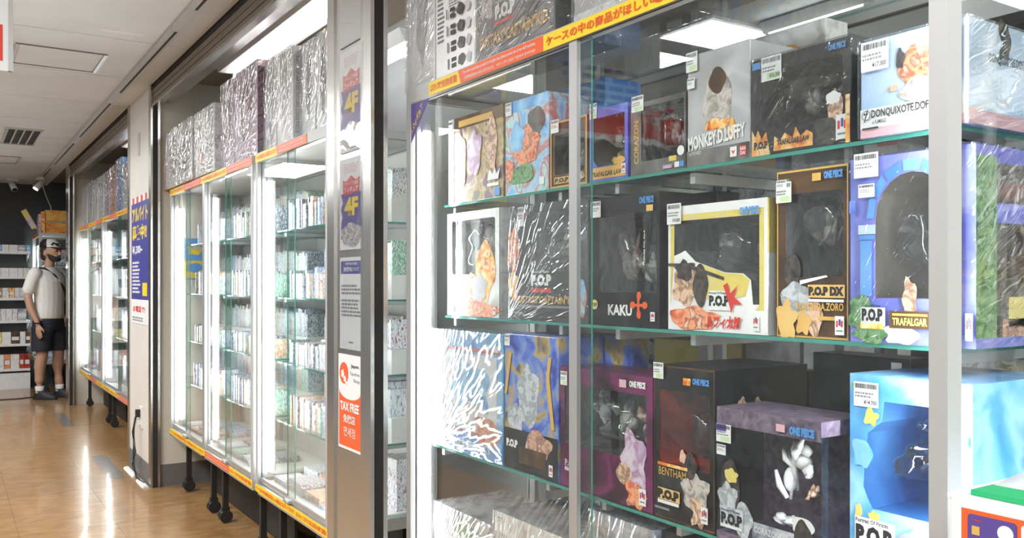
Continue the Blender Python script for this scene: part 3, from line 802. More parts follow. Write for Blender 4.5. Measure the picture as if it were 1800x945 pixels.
# packs lying flat in clear trays on the bottom decks
def lay_flat(root_c, edges, bayname):
    X0, Y0_, _ = root_c.location
    for i in range(len(edges) - 1):
        a, b = edges[i] + .07, edges[i + 1] - .05
        nm = bayname + ('' if len(edges) == 2 else (', far bay', ', near bay')[i])
        n = max(2, int((b - a) / .20))
        for c in range(n):
            for q in range(2):
                k_ = rnd.randint(2, 4)
                for s in range(k_):
                    wd, dp = .17, .115
                    o = put('flat_pack', pack_mesh(wd, dp, .014, rnd.randrange(6)), None,
                            (X0 + .06 + q * .135, Y0_ - a - c * .20 - rnd.uniform(0, .01), ZB + .0555 + .0145 * s), (0, 0, -PI / 2 + rnd.uniform(-.03, .03)))
                    tag(o, 'flat game pack %s up in %s tray %s, deck of the %s' % (NUM[s], ('front', 'rear')[q], NUM[c], nm), 'game pack', 'packs lying on the deck, ' + nm)
        for c in range(n):
            x = a + c * .20 - .006
            tr = empty('clear_tray', (X0 + .052, Y0_ - x, ZB + .0555), -PI / 2); tag(tr, 'clear plastic tray %s of flat packs, deck of the %s' % (NUM[c], nm), 'tray', 'clear trays on the deck, ' + nm)
            bx('tray_wall', (0, -.004, 0), (.19, -.002, .045), 'film', tr); bx('tray_wall', (0, .0, 0), (.002, .25, .045), 'film', tr); bx('tray_wall', (.19, .0, 0), (.192, .25, .045), 'film', tr)
lay_flat(cC, eC, 'two-bay case'); lay_flat(cD, eD, 'single-bay case')
# larger packs standing on the deck of the single-bay case, seen through its end
for x, y, wd, dp, ht, i, nm_ in ((WD - .17, .27, .12, .1, .20, 4, 'tall'), (WD - .33, .30, .13, .08, .17, 1, 'low wide')):
    pack(wd, dp, ht, i, x, y + .03, ZB + .056, cD, '%s game pack at the back of the deck in the single-bay case' % nm_, 'game pack', None, 'large_pack')
# taller white boxes in the far cases
def fill_far(root_c, edges, cname):
    for i in range(len(edges) - 1):
        a, b = edges[i] + .09, edges[i + 1] - .06
        for si, z in enumerate((1.49, 1.16, 0.80, ZB + .055)):
            x = a; cnt = -1
            while x < b - .10:
                wd = rnd.choice((.07, .09, .12, .15)); ht = rnd.uniform(.20, .27); cnt += 1
                pack(wd, .12, ht, rnd.choice((0, 0, 2, 4, 3, 1)), x, .12 + rnd.uniform(0, .02), z + .0005, root_c,
                     'white game box %s on the %s shelf of the %s' % (NUM[cnt], ORD[si], cname), 'game box', 'boxes on the %s shelf, %s' % (ORD[si], cname), 'game_box')
                x += wd + rnd.uniform(.003, .03)
fill_far(cA, eA, 'case by the far post'); fill_far(cB, eB, 'case half behind the white pillar')

# ================================================================ BOXED FIGURES
P = {}
P['game'] = print_mat('p_game', [(.10, .08, .06), (.55, .38, .12), (.30, .22, .14), (.62, .50, .28), (.22, .12, .12), (.12, .12, .16)], 17)
P['blue_mix'] = print_mat('p_blue_mix', [(.10, .28, .72), (.22, .50, .85), (.45, .65, .78), (.55, .2, .2), (.5, .75, .8), (.25, .5, .35)], 15)
P['blue'] = print_mat('p_blue', [(.06, .22, .62), (.12, .36, .82), (.2, .46, .86)], 5)
P['dark'] = print_mat('p_dark', [(.008, .008, .010), (.018, .018, .020), (.045, .045, .048)], 12)
P['dark_grey'] = print_mat('p_dark_grey', [(.04, .04, .042), (.12, .115, .11), (.22, .21, .2), (.08, .08, .08)], 8)
P['brown'] = print_mat('p_brown', [(.03, .02, .012), (.10, .05, .02), (.22, .10, .03)], 9)
P['grey'] = print_mat('p_grey', [(.30, .30, .31), (.45, .45, .46), (.58, .58, .6), (.38, .38, .38)], 6)
P['silver'] = print_mat('p_silver', [(.5, .49, .49), (.74, .73, .72), (.86, .86, .85), (.6, .57, .56)], 18)
P['flame'] = print_mat('p_flame', [(.35, .05, .02), (.8, .22, .03), (.95, .50, .12), (.95, .72, .4), (.5, .12, .05)], 34)
P['skin'] = print_mat('p_skin', [(.70, .42, .28), (.82, .56, .40), (.30, .16, .10), (.85, .62, .46)], 44)
P['shirt'] = print_mat('p_shirt', [(.45, .5, .55), (.62, .65, .68), (.3, .33, .36), (.7, .7, .7)], 40)
P['hair'] = print_mat('p_hair', [(.02, .02, .02), (.06, .05, .05), (.12, .09, .07)], 60)
P['redart'] = print_mat('p_redart', [(.55, .06, .03), (.8, .22, .10), (.9, .42, .22), (.4, .08, .05), (.85, .6, .4)], 44)
P['violet'] = print_mat('p_violet', [(.13, .15, .60), (.22, .25, .75), (.33, .36, .85)], 8)
P['indigo_gold'] = print_mat('p_indigo', [(.04, .05, .28), (.08, .14, .55), (.18, .28, .62), (.50, .36, .10), (.10, .10, .14)], 16)
P['magenta'] = print_mat('p_magenta', [(.03, .01, .02), (.09, .018, .055), (.20, .03, .12), (.05, .02, .03)], 9)
P['ember'] = print_mat('p_ember', [(.05, .01, .008), (.30, .02, .012), (.55, .06, .015), (.10, .02, .015)], 7)
P['yellow'] = print_mat('p_yellow', [(.62, .50, .10), (.75, .62, .16), (.70, .60, .28)], 14)
P['goldcloud'] = print_mat('p_goldcloud', [(.72, .40, .10), (.80, .52, .18), (.66, .34, .07)], 8)
P['cyan'] = print_mat('p_cyan', [(.05, .22, .62), (.12, .42, .80), (.34, .64, .88), (.08, .30, .70)], 8)
P['sky'] = print_mat('p_sky', [(.28, .45, .80), (.50, .66, .90), (.74, .82, .94)], 4)
P['leaf'] = print_mat('p_leaf', [(.03, .12, .04), (.10, .28, .10), (.25, .42, .2), (.05, .1, .06)], 60)
P['tray'] = print_mat('p_tray', [(.02, .02, .022), (.05, .05, .05), (.16, .155, .15), (.06, .045, .035), (.03, .03, .035)], 22, .4, stretch=(1, 1, .5))
P['tray_brown'] = print_mat('p_tray_brown', [(.09, .07, .05), (.18, .15, .12), (.30, .26, .21)], 6, .5)
P['tray_blue'] = print_mat('p_tray_blue', [(.02, .10, .36), (.05, .22, .60), (.10, .34, .75)], 6, .4)
P['content'] = print_mat('p_content', [(.20, .19, .18), (.42, .38, .34), (.62, .58, .54), (.30, .20, .15)], 42, .4)
P['content2'] = print_mat('p_content2', [(.25, .32, .45), (.50, .56, .62), (.70, .68, .66), (.16, .17, .2)], 42, .4)
P['content3'] = print_mat('p_content3', [(.45, .18, .12), (.65, .40, .28), (.25, .12, .1), (.7, .55, .45)], 42, .4)
P['lilac'] = print_mat('p_lilac', [(.55, .45, .60), (.42, .22, .38), (.68, .60, .68), (.5, .35, .5)], 22)
P['brick'] = print_mat('p_brick', [(.10, .075, .11), (.17, .13, .18), (.26, .21, .28)], 60)
P['white'] = print_mat('p_white', [(.78, .78, .77), (.86, .86, .86), (.82, .80, .78)], 14)
P['bluegrey'] = print_mat('p_bluegrey', [(.10, .11, .16), (.35, .38, .45), (.65, .66, .68), (.2, .2, .24)], 20)
M.update(P)

class FB:
    """one boxed item; x across the front, y into the depth, z up"""
    def __init__(s, name, label, X, pL, pR, pT, z0, d, shell, win=None, tray='tray', cav=None, group=None, cat='box', lean=0.0, clear=False, z1=None, film=True, ymax=None):
        Y0, Y1 = yat(pL, X) - .0012, yat(pR, X) + .0012
        if ymax is not None: Y0 = min(Y0, ymax - .0065)
        s.y1 = Y1
        z1 = zat(pT, X, Y0) if z1 is None else z1
        s.w, s.h, s.d = Y0 - Y1, z1 - z0, d
        s.r = empty(name, (X, Y0, z0 + .0008), -PI / 2 + lean); tag(s.r, label, cat, group)
        s.y = -.0002; s.seed = int(pL * 7 + pT)
        W, H = s.w, s.h
        if clear:
            mb = MB().box((0, d - .003, 0), (W, d, H)).box((0, 0, 0), (W, d - .003, .004)); mb.build('card_back', shell, s.r)
            bx('card_base', (0.001, .001, .004), (W - .001, d - .004, H * .10), shell, s.r)
            bx('card_top', (0, 0, H * .90), (W, d - .003, H), shell, s.r)
            bx('clear_cover', (0, 0, H * .10), (W, d - .003, H * .90), 'film', s.r)
            s.front = MB().box((0, -.0004, 0), (W, 0, .0005)).build('front_fold', 'film', s.r)
        elif win is None:
            c = MB().box((0, 0, 0), (W, d, H)).build('carton', shell, s.r)
            bv = c.modifiers.new('soft', 'BEVEL'); bv.width = .0012; bv.segments = 1
        else:
            hole = [(x * W, z * H) for x, z in win]; n = len(hole); cav = d - .006 if cav is None else cav
            mb = MB()
            v = [(0, 0, 0), (W, 0, 0), (W, 0, H), (0, 0, H)] + [(x, 0, z) for x, z in hole]
            mb.v = list(v)
            tris = tessellate_polygon([[Vector((p[0], p[2], 0)) for p in v[:4]], [Vector((p[0], p[2], 0)) for p in v[4:]]])
            for t in tris: mb.f.append(tuple(t)); mb.mi.append(0)
            mb.v += [(x, cav, z) for x, z in hole]
            for i in range(n):
                j = (i + 1) % n; mb.f.append((4 + i, 4 + j, 4 + n + j, 4 + n + i)); mb.mi.append(1)
            for t in tessellate_polygon([[Vector((x, z, 0)) for x, z in hole]]):
                mb.f.append(tuple(4 + n + i for i in t)); mb.mi.append(1)
            k = len(mb.v); mb.v += [(0, d, 0), (W, d, 0), (W, d, H), (0, d, H)]
            for f in ((0, k, k + 1, 1), (1, k + 1, k + 2, 2), (2, k + 2, k + 3, 3), (3, k + 3, k, 0), (k, k + 3, k + 2, k + 1)):
                mb.f.append(f); mb.mi.append(0)
            mb.build('carton', [shell, tray], s.r)
            s.hole = hole
            if film: MB().prism(hole, .0012, .0016).build('window_film', 'film', s.r)
    def lay(s): s.y -= .00035; return s.y
    def rect(s, x, z, wd, ht, m, name='print_field'):
        return plate(s.r, name, x * s.w, z * s.h, wd * s.w, ht * s.h, s.lay(), m, .0003)
    def blob(s, cx, cz, rx, rz, m, seed=0, rough=.28, n=22, name='print_shape'):
        y = s.lay()
        return MB().prism(blob_pts(cx * s.w, cz * s.h, rx * s.w, rz * s.h, seed or s.seed, n, rough), y - .0003, y).build(name, m, s.r)
    def poly(s, pts, m, name='print_shape'):
        y = s.lay(); return MB().prism([(x * s.w, z * s.h) for x, z in pts], y - .0003, y).build(name, m, s.r)
    def disc(s, cx, cz, r, m, name='print_disc', hollow=0):
        y = s.lay(); R = r * s.w
        return MB().prism([(cx * s.w + R * math.cos(2 * PI * k / 20), cz * s.h + R * math.sin(2 * PI * k / 20)) for k in range(20)], y - .0003, y).build(name, m, s.r)
    def txt(s, t, x, z, wd, ht, m='paper', rot=0, bold=.02, slant=0.0, tilt=0.0):
        o = letters(t, s.r, x * s.w, z * s.h, wd * s.w, ht * s.h, s.lay() - .0003, m, rot, bold, slant)
        if tilt: o.rotation_euler = (0, tilt, 0)
        return o
    def border(s, m, t=.02):
        for a in ((0, 0, 1, t), (0, 1 - t, 1, t), (0, 0, t * 1.2, 1), (1 - t * 1.2, 0, t * 1.2, 1)):
            s.rect(*a, m, 'border_line')
    def price(s, x, z, wd=.05, ht=.042, yen=None, tint=False):
        X_, Z_ = x * s.w, z * s.h + ht * .28; wd *= .74; ht *= .72
        y = s.lay() - .0006
        p = plate(s.r, 'price_tag', X_, Z_, wd, ht, y, 'paper', .0003)
        r = random.Random(int(X_ * 1e4) + int(Z_ * 1e4)); mb = MB(); xx = X_ + wd * .06
        while xx < X_ + wd * .92:
            q = r.choice((.0006, .001, .0016))
            mb.face([(xx, y - .0005, Z_ + ht * .74), (xx + q, y - .0005, Z_ + ht * .74), (xx + q, y - .0005, Z_ + ht * .93), (xx, y - .0005, Z_ + ht * .93)]); xx += q + r.choice((.0006, .0011))
        mb.build('barcode_print', 'ink', p)
        text_lines(p, X_ + wd * .06, Z_ + ht * .38, wd * .8, ht * .26, y - .0005, 2, 'greyink', s.seed)
        if tint: plate(p, 'tint', X_ + wd * .3, Z_ + ht * .06, wd * .62, ht * .26, y - .0004, 'tagtint', .0001)
        if yen: letters(yen, p, X_ + wd * .42, Z_ + ht * .08, wd * .52, ht * .2, y - .0008, 'ink', bold=.01)
        return p
    def maker(s, x, z, wd=.022, ht=.03):
        """small white maker's mark with red and blue blocks"""
        X_, Z_ = x * s.w, z * s.h; y = s.lay() - .0003
        p = plate(s.r, 'maker_mark', X_, Z_, wd, ht, y, 'paper', .0003)
        for q, m in ((.14, 'redink'), (.42, 'blueink'), (.66, 'redink')):
            plate(p, 'mark_block', X_ + wd * q, Z_ + ht * (.42 if q != .42 else .5), wd * .2, ht * .34, y - .0004, m, .0002)
        plate(p, 'mark_line', X_ + wd * .14, Z_ + ht * .18, wd * .7, ht * .08, y - .0004, 'greyink', .0002)
    def series(s, x, z, wd, ht=.06):
        """small blue series title with its yellow seal"""
        s.rect(x, z, wd * .32, ht * .85, 'gold', 'seal'); s.txt('ONE PIECE', x + wd * .36, z, wd * .64, ht * .8, 'skytone', bold=.05)
    def pop(s, x, z, wd, ht, m='ink', sub='Portrait Of Pirates', subm=None):
        s.txt('P.O.P', x, z, wd, ht, m, bold=.07)
        if sub: s.txt(sub, x, z + ht * 1.1, wd * .9, ht * .22, subm or m, bold=.01)
    def blister(s, amp=.35, m='blister'):
        """moulded clear insert behind the window"""
        xs = [p[0] for p in s.hole]; zs = [p[1] for p in s.hole]
        x0, x1, z0, z1 = min(xs) + .004, max(xs) - .004, min(zs) + .004, max(zs) - .004
        r = random.Random(s.seed); nx, nz = 20, 26
        lumps = [(r.uniform(.25, .75), r.uniform(.2, .85), r.uniform(.05, .16), r.uniform(.4, 1)) for _ in range(11)]
        mb = MB()
        for j in range(nz + 1):
            for i in range(nx + 1):
                u, q = i / nx, j / nz
                e = sum(a * math.exp(-((u - cx) ** 2 + (q - cz) ** 2) / (2 * rr * rr)) for cx, cz, rr, a in lumps)
                edge = min(1, 8 * min(u, 1 - u, q, 1 - q))
                yy = s.d * .72 - s.d * amp * min(e, 1.3) * edge
                mb.v.append((x0 + (x1 - x0) * u, max(yy, .006), z0 + (z1 - z0) * q))
        for j in range(nz):
            for i in range(nx):
                k = j * (nx + 1) + i; mb.f.append((k, k + 1, k + nx + 2, k + nx + 1)); mb.mi.append(0)
        mb.build('blister_insert', m, s.r, smooth=True)
    def goods(s, items, y=.55):
        """plain shapes of the packed goods, without any likeness"""
        for k, (cx, cz, rx, rz, m) in enumerate(items):
            r = random.Random(s.seed + k); mb = MB()
            px_, pz_ = cx * s.w, (cz - rz * .9) * s.h
            for q in range(6):       # a few overlapping bent rods and pads
                a = r.uniform(-1.2, 1.2); ln = r.uniform(.5, 1.0) * rz * s.h
                x0 = px_ + r.uniform(-.5, .5) * rx * s.w; z0 = cz * s.h + r.uniform(-.7, .5) * rz * s.h; yy = s.d * (y + r.uniform(-.12, .12))
                th = r.uniform(.12, .3) * min(rx * s.w, .05)
                mb.tube([(x0, yy, z0), (x0 + .4 * ln * math.sin(a), yy - th * .5, z0 + .5 * ln * math.cos(a)), (x0 + .5 * ln * math.sin(a * 1.6), yy, z0 + ln * math.cos(a * .8))], [th * .7, th, th * .5], 8)
            mb.ball((px_, s.d * y, cz * s.h), (rx * s.w * .45, s.d * .12, rz * s.h * .4), 10, 7)
            mb.build('packed_item', m, s.r, smooth=True)
    def wrap(s, t=.0025, m='wrap'):
        mb = MB().box((-t, -t - .004, .0), (s.w + t, s.d + t, s.h + t)); mb.build('shrink_wrap', m, s.r)
def RR(x0, z0, x1, z1, r=.04): return round_rect(x0, z0, x1, z1, r)
GU, GM, GL, GB, GT = 'boxes on the upper shelf', 'boxes on the middle shelf', 'boxes on the lower shelf', 'boxes on the bottom deck', 'wrapped boxes on the case tops'

# ---------------- upper shelf
ZU, XU = 1.515, 1.272
b = FB('game_box', 'brown and yellow game box at the far end of the upper shelf', XU, 789, 885, 213, ZU, .10, 'game', group=GU)
b.rect(.0, .86, 1, .14, 'brown'); b.rect(.2, .885, .62, .07, 'gold')
b.rect(0, 0, .11, 1, 'white'); b.blob(.25, .5, .1, .3, 'content3', 4); b.blob(.5, .55, .13, .25, 'lilac', 5); b.blob(.82, .6, .09, .3, 'skin', 6)
b.poly([(.74, .2), (.78, .32), (.83, .26), (.87, .34), (.90, .26), (.96, .32), (.93, .2)], 'paper', 'crown_emblem'); b.rect(.74, .13, .2, .035, 'paper')
b.price(.015, .78, .035, .05); b.rect(.86, .02, .1, .09, 'skytone')
b = FB('figure_box', 'light blue printed box beside the brown game box', XU, 888, 965, 184, ZU, .14, 'blue_mix', group=GU)
b.rect(0, .88, 1, .12, 'cyan');
b.blob(.72, .72, .2, .16, 'hair', 3); b.blob(.5, .5, .3, .2, 'redart', 7); b.blob(.3, .6, .16, .16, 'cyan', 9); b.blob(.4, .2, .3, .1, 'leaf', 2)
b.blob(.12, .27, .1, .12, 'redart', 12); b.price(.03, .80, .04, .05); b.rect(.82, .06, .1, .08, 'paper')
b = FB('figure_box', 'blue box standing behind the orange edged window box', 1.41, 968, 1064, 165, ZU, .12, 'blue', group=GU)
b.blob(.4, .6, .12, .2, 'redart', 3); b.blob(.62, .62, .1, .18, 'white', 6)
b = FB('figure_box', 'small dark window box with an orange edge and a white tag', XU, 968, 1033, 218, ZU, .11, 'brown', RR(.12, .20, .92, .80), 'tray', group=GU)
b.border('gold', .025); b.blister(); b.goods([(.6, .5, .2, .28, 'content'), (.35, .42, .12, .18, 'content2')]); b.pop(.12, .07, .4, .07, 'ink', None); b.rect(.12, .055, .42, .1, 'gold'); b.pop(.14, .07, .38, .07, 'ink', None)
b.price(.03, .76, .045, .045); b.blob(.75, .12, .2, .08, 'skin', 3)
b = FB('figure_box', 'violet framed window box with an orange name panel', XU, 1036, 1104, 197, ZU, .12, 'violet', [(.10, .30), (.22, .20), (.80, .20), (.92, .30), (.92, .88), (.10, .88)], 'tray_brown', group=GU)
b.blister(); b.goods([(.65, .5, .2, .26, 'content2'), (.3, .38, .18, .18, 'yellow')]); b.rect(.04, .03, .92, .16, 'goldcloud'); b.txt('TRAFALGAR LAW', .06, .06, .82, .07, 'ink'); b.blob(.8, .24, .14, .06, 'goldcloud', 3)
b.price(.02, .80, .036, .05, tint=True); b.maker(.86, .06, .014, .022)
b = FB('figure_box', 'dark clear box with gold vertical title next to the violet box', XU, 1108, 1206, 186, ZU, .13, 'dark_grey', RR(.2, .18, .97, .93, .03), 'tray', group=GU)
b.blister(.45); b.goods([(.42, .55, .14, .3, 'content'), (.75, .6, .14, .3, 'content3'), (.6, .5, .1, .22, 'lilac')]); b.txt('CORAZON', .07, .16, .09, .6, 'gold', rot=1)
b.price(.03, .80, .052, .048, tint=True); b.rect(.72, .12, .13, .07, 'yellow'); b.rect(.82, .03, .08, .07, 'paper'); b.rect(.91, .03, .07, .07, 'skytone'); b.disc(.93, .24, .06, 'paper'); b.rect(.62, .03, .17, .05, 'lilac')
b = FB('figure_box', 'tall pale grey box with a white slanted title', XU, 1208, 1319.5, 101, ZU, .16, 'grey', group=GU)
b.blob(.5, .50, .24, .30, 'content', 4, .2); b.blob(.5, .72, .14, .11, 'brown', 6, .2); b.blob(.5, .34, .20, .05, 'flame', 9, .3); b.blob(.74, .27, .05, .09, 'flame', 11)
b.rect(0, 0, 1, .14, 'dark_grey'); b.txt('MONKEY.D.LUFFY', .03, .14, .92, .125, 'paper', bold=.04, tilt=-.07); b.txt('as MONKEY', .05, .10, .2, .03, 'paper', bold=0)
b.rect(.86, .03, .10, .085, 'redink', 'maker_square'); b.txt('BAN', .87, .073, .08, .032, 'paper', bold=.03); b.txt('DAI', .875, .036, .07, .03, 'paper', bold=.03); b.rect(.72, .03, .10, .085, 'paper', 'maker_square'); b.poly([(.735, .09), (.77, .05), (.805, .09), (.77, .075)], 'redink')
b.rect(.03, .93, .12, .05, 'dark_grey'); b.price(.01, .78, .042, .055, tint=True); b.price(.03, .66, .028, .03)
b = FB('figure_box', 'wide black window box with flames along the bottom edge', XU, 1321, 1498, 110, ZU, .16, 'dark', RR(.10, .26, .92, .86, .06), 'tray', group=GU)
b.blister(.5); b.goods([(.35, .52, .2, .22, 'content'), (.68, .58, .2, .2, 'dark_grey'), (.62, .40, .14, .1, 'content2')])
b.poly([(0, 0), (0, .28), (.04, .2), (.07, .27), (.11, .17), (.16, .24), (.2, .02), (.2, 0)], 'flame'); b.poly([(.24, .03), (.25, .18), (.31, .13), (.36, .2), (.44, .14), (.47, .24), (.52, .14), (.58, .19), (.64, .15), (.64, .03)], 'flame')
b.txt('TRAFALGAR LAW', .28, .08, .33, .06, 'ink', bold=.05); b.pop(.03, .07, .15, .08, 'ink', None); b.blob(.86, .28, .07, .24, 'skin', 5, .2); b.blob(.84, .45, .07, .06, 'white', 7, .2); b.blob(.78, .14, .12, .14, 'hair', 8)
b.price(.12, .66, .062, .062, '¥36,000', True); b.maker(.87, .04, .024, .042); b.rect(.02, .90, .09, .07, 'skytone'); b.txt('ONE PIECE', .80, .90, .16, .06, 'skytone', bold=.05); b.rect(.96, 0, .04, .45, 'flame')
b.wrap(.002, 'wrap_soft')
b = FB('figure_box', 'pale blue box with red art and a dark lettered title next to the aluminium post', 1.262, 1512, 1704, 77, ZU, .24, 'sky', group=GU)
b.rect(0, 0, 1, .10, 'pink'); b.rect(0, .10, 1, .20, 'white'); b.blob(.62, .62, .24, .22, 'redart', 4, .25); b.blob(.58, .40, .20, .12, 'content', 6, .3); b.blob(.60, .82, .05, .09, 'skin', 7); b.blob(.40, .74, .04, .10, 'hair', 9); b.blob(.33, .46, .05, .03, 'skin', 2)
b.txt('DONQUIXOTE.DOFLAMINGO', .12, .185, .82, .095, 'ink', bold=.02); b.txt('as FLAMINGO', .13, .135, .14, .04, 'ink', bold=.01); b.rect(.03, .085, .16, .02, 'ink')
b.disc(.07, .23, .045, 'greyink', 'round_emblem'); b.disc(.07, .23, .036, 'white', 'round_emblem'); b.poly([(.05, .16), (.06, .16), (.095, .29), (.085, .29)], 'ink'); b.disc(.058, .245, .010, 'ink'); b.disc(.084, .245, .010, 'ink')
b.rect(.03, .80, .075, .085, 'yellow'); b.price(.03, .56, .066, .066, '¥17,000')
# print on its end panel
W_, D_, H_ = b.w, b.d, b.h
def side_rect(bb, y0, y1, z0, z1, m, k=0):
    return bx('side_print', (bb.w, y0 * bb.d, z0 * bb.h), (bb.w + .0005 + .0002 * k, y1 * bb.d, z1 * bb.h), m, bb.r)
side_rect(b, 0, 1, 0, .14, 'pink'); MB().prism(blob_pts(.10, .115, .016, .032, 8, 22, .5), 0, .0006).build('side_print', 'ink', b.r, (b.w, 0, 0), (0, 0, PI / 2)).location = (b.w + .0008, 0, .02)
o = letters('DONQUIXOTE.DOFLAMINGO', b.r, 0, 0, .15, .016, 0, 'ink', bold=.01); o.location = (b.w + .001, .055, .095); o.rotation_euler = (0, 0, PI / 2)
b.wrap(.002, 'wrap_soft')

# ---------------- middle shelf
ZM, XM = 1.182, 1.275
b = FB('figure_box', 'silver window box with orange flame art at the far end of the middle shelf', XM, 786, 881, 377, ZM, .10, 'silver', RR(.10, .40, .90, .92, .03), 'grey', group=GM)
b.blister(.5); b.goods([(.6, .7, .18, .2, 'content')]); b.blob(.72, .42, .18, .26, 'flame', 3, .3); b.blob(.5, .24, .22, .16, 'skin', 5, .3); b.blob(.62, .28, .14, .12, 'grey', 7); b.blob(.6, .07, .4, .07, 'redart', 9, .2); b.blob(.74, .62, .09, .09, 'flame', 11)
b.rect(.985, 0, .015, 1, 'dark'); b.price(.02, .78, .04, .05); b.maker(.88, .03, .014, .02); b.rect(.03, .03, .12, .08, 'paper')
b = FB('figure_box', 'black window box with an orange title behind the door edges', XM, 897, 1037, 366, ZM, .17, 'dark', RR(.28, .42, .97, .93, .03), 'tray', group=GM)
b.blister(.5); b.goods([(.42, .7, .1, .2, 'content'), (.62, .72, .08, .16, 'content2'), (.85, .68, .1, .2, 'content')])
b.pop(.29, .30, .26, .10, 'white', 'Portrait Of Pirates', 'paper'); b.rect(.29, .245, .26, .035, 'redink'); b.txt('EUSTASS"CAPTAIN"KID', .08, .15, .80, .065, 'gold', bold=.03); b.rect(.12, .115, .75, .018, 'greyink'); b.rect(.06, .055, .12, .014, 'greyink')
b.blob(.05, .62, .08, .2, 'redart', 3, .4); b.blob(.05, .3, .06, .12, 'flame', 5, .4); b.blob(.93, .2, .05, .14, 'blue_mix', 6, .3); b.price(.12, .76, .04, .07); b.rect(.12, .90, .1, .06, 'redink')
b.wrap(.002, 'wrap_soft')
b = FB('figure_box', 'black box with an orange four-petal cross and white name', XM, 1040, 1160, 351, ZM, .15, 'dark', RR(.12, .26, .96, .86, .02), 'tray', group=GM)
b.blister(.5); b.goods([(.3, .52, .10, .22, 'content3'), (.55, .45, .16, .16, 'content'), (.75, .5, .1, .2, 'tray_brown')])
b.txt('KAKU', .26, .08, .36, .085, 'white', bold=.04)
for dx, dz in ((0, 1), (0, -1), (1, 0), (-1, 0)): b.blob(.72 + .085 * dx, .165 + .070 * dz, .03 if dx == 0 else .038, .027 if dz == 0 else .032, 'orange', 3, .02, name='cross_petal')
b.rect(.64, .153, .16, .022, 'orange', 'cross_bar'); b.rect(.705, .10, .03, .13, 'orange', 'cross_bar')
b.disc(.06, .16, .05, 'yellow', 'round_badge'); b.txt('P.O.P', .025, .145, .075, .03, 'ink', bold=.05); b.txt('CIPHER POL No.9', .80, .48, .02, .24, 'paper', rot=1); b.rect(.84, .86, .09, .045, 'goldcloud'); b.txt('ONE PIECE', .74, .92, .2, .05, 'skytone', bold=.05); b.price(.01, .80, .05, .052); b.maker(.90, .05, .014, .02)
b = FB('figure_box', 'white and mustard yellow window box with red brush lettering', XM, 1174, 1350, 365, ZM, .17, 'white', [(.07, .60), (.14, .62), (.19, .64), (.24, .60), (.30, .55), (.60, .46), (.78, .45), (.85, .40), (.87, .22), (.93, .22), (.93, .88), (.07, .88)], 'tray', group=GM)
b.poly([(.03, .20), (.07, .60), (.07, .88), (.93, .88), (.93, .22), (.90, .18), (.97, .18), (.97, .93), (.03, .93)], 'yellow'); b.poly([(.28, .28), (.50, .24), (.80, .28), (.84, .40), (.78, .445), (.60, .455), (.36, .53), (.30, .5)], 'yellow')
b.blister(.5); b.goods([(.70, .62, .16, .12, 'content3'), (.35, .7, .16, .1, 'content')])
b.blob(.20, .36, .14, .16, 'skin', 3, .3); b.blob(.19, .48, .10, .08, 'hair', 5, .4); b.blob(.36, .36, .08, .16, 'hair', 6, .2); b.blob(.28, .10, .26, .09, 'redart', 7, .3); b.poly([(.01, .52), (.22, .50), (.60, .40), (.60, .425), (.22, .535), (.01, .54)], 'hair')
b.rect(.45, .17, .22, .15, 'white'); b.pop(.455, .20, .20, .085, 'ink'); b.poly([(.60, .36), (.64, .38), (.67, .30), (.74, .36), (.70, .28), (.78, .22), (.70, .22), (.68, .15), (.65, .24)], 'redink'); b.txt('ルフィ太郎', .43, .03, .34, .10, 'redink', bold=.05); b.maker(.885, .03, .014, .03)
b.txt('ONE PIECE', .76, .885, .18, .06, 'skytone', bold=.06); b.price(.01, .79, .056, .06, '¥10,800'); side_rect(b, 0, 1, .6, 1, 'yellow')
b = FB('figure_box', 'tall black window box with a gold edge and gold cloud print', XM, 1366, 1493, 304, ZM, .15, 'brown', RR(.13, .36, .93, .86, .03), 'tray', group=GM)
b.border('gold', .012); b.blister(.55); b.goods([(.72, .60, .13, .24, 'content2'), (.35, .62, .15, .18, 'content')])
b.blob(.23, .40, .12, .10, 'hair', 3, .12); b.blob(.28, .22, .22, .11, 'shirt', 5, .15); b.blob(.55, .12, .12, .10, 'skin', 6, .3); b.blob(.15, .10, .15, .11, 'goldcloud', 7, .5); b.blob(.40, .09, .10, .07, 'goldcloud', 9, .5); b.poly([(.35, .34), (.72, .37), (.74, .36), (.35, .315)], 'white')
b.txt('P.O.P', .48, .25, .30, .06, 'ink', bold=.08); b.rect(.47, .24, .5, .075, 'goldcloud'); b.txt('P.O.P DX', .48, .25, .48, .055, 'ink', bold=.08); b.rect(.48, .215, .48, .016, 'paper'); b.txt('RORONOA.ZORO', .30, .165, .66, .045, 'gold', bold=.02); b.rect(.62, .11, .34, .022, 'gold')
b.txt('ONE PIECE', .70, .925, .25, .045, 'skytone', bold=.06); b.rect(.54, .92, .12, .045, 'gold'); b.rect(.03, .91, .18, .04, 'leaf'); b.price(.02, .76, .046, .052, tint=True); b.price(.03, .86, .030, .026); b.maker(.86, .03, .018, .032)
arch = [(.22, .24), (.82, .24), (.82, .62)] + [(.52 + .30 * math.cos(a), .66 + .24 * math.sin(a)) for a in [PI * k / 10 for k in range(0, 11)]] + [(.22, .62)]
b = FB('figure_box', 'violet blue box with a stone arch window next to the aluminium post', 1.268, 1494, 1717, 282, ZM, .26, 'violet', arch, 'tray_brown', group=GM)
b.blister(.5); b.goods([(.38, .5, .05, .26, 'grey'), (.60, .70, .07, .12, 'content'), (.62, .48, .09, .2, 'blue'), (.55, .62, .05, .05, 'skin')])
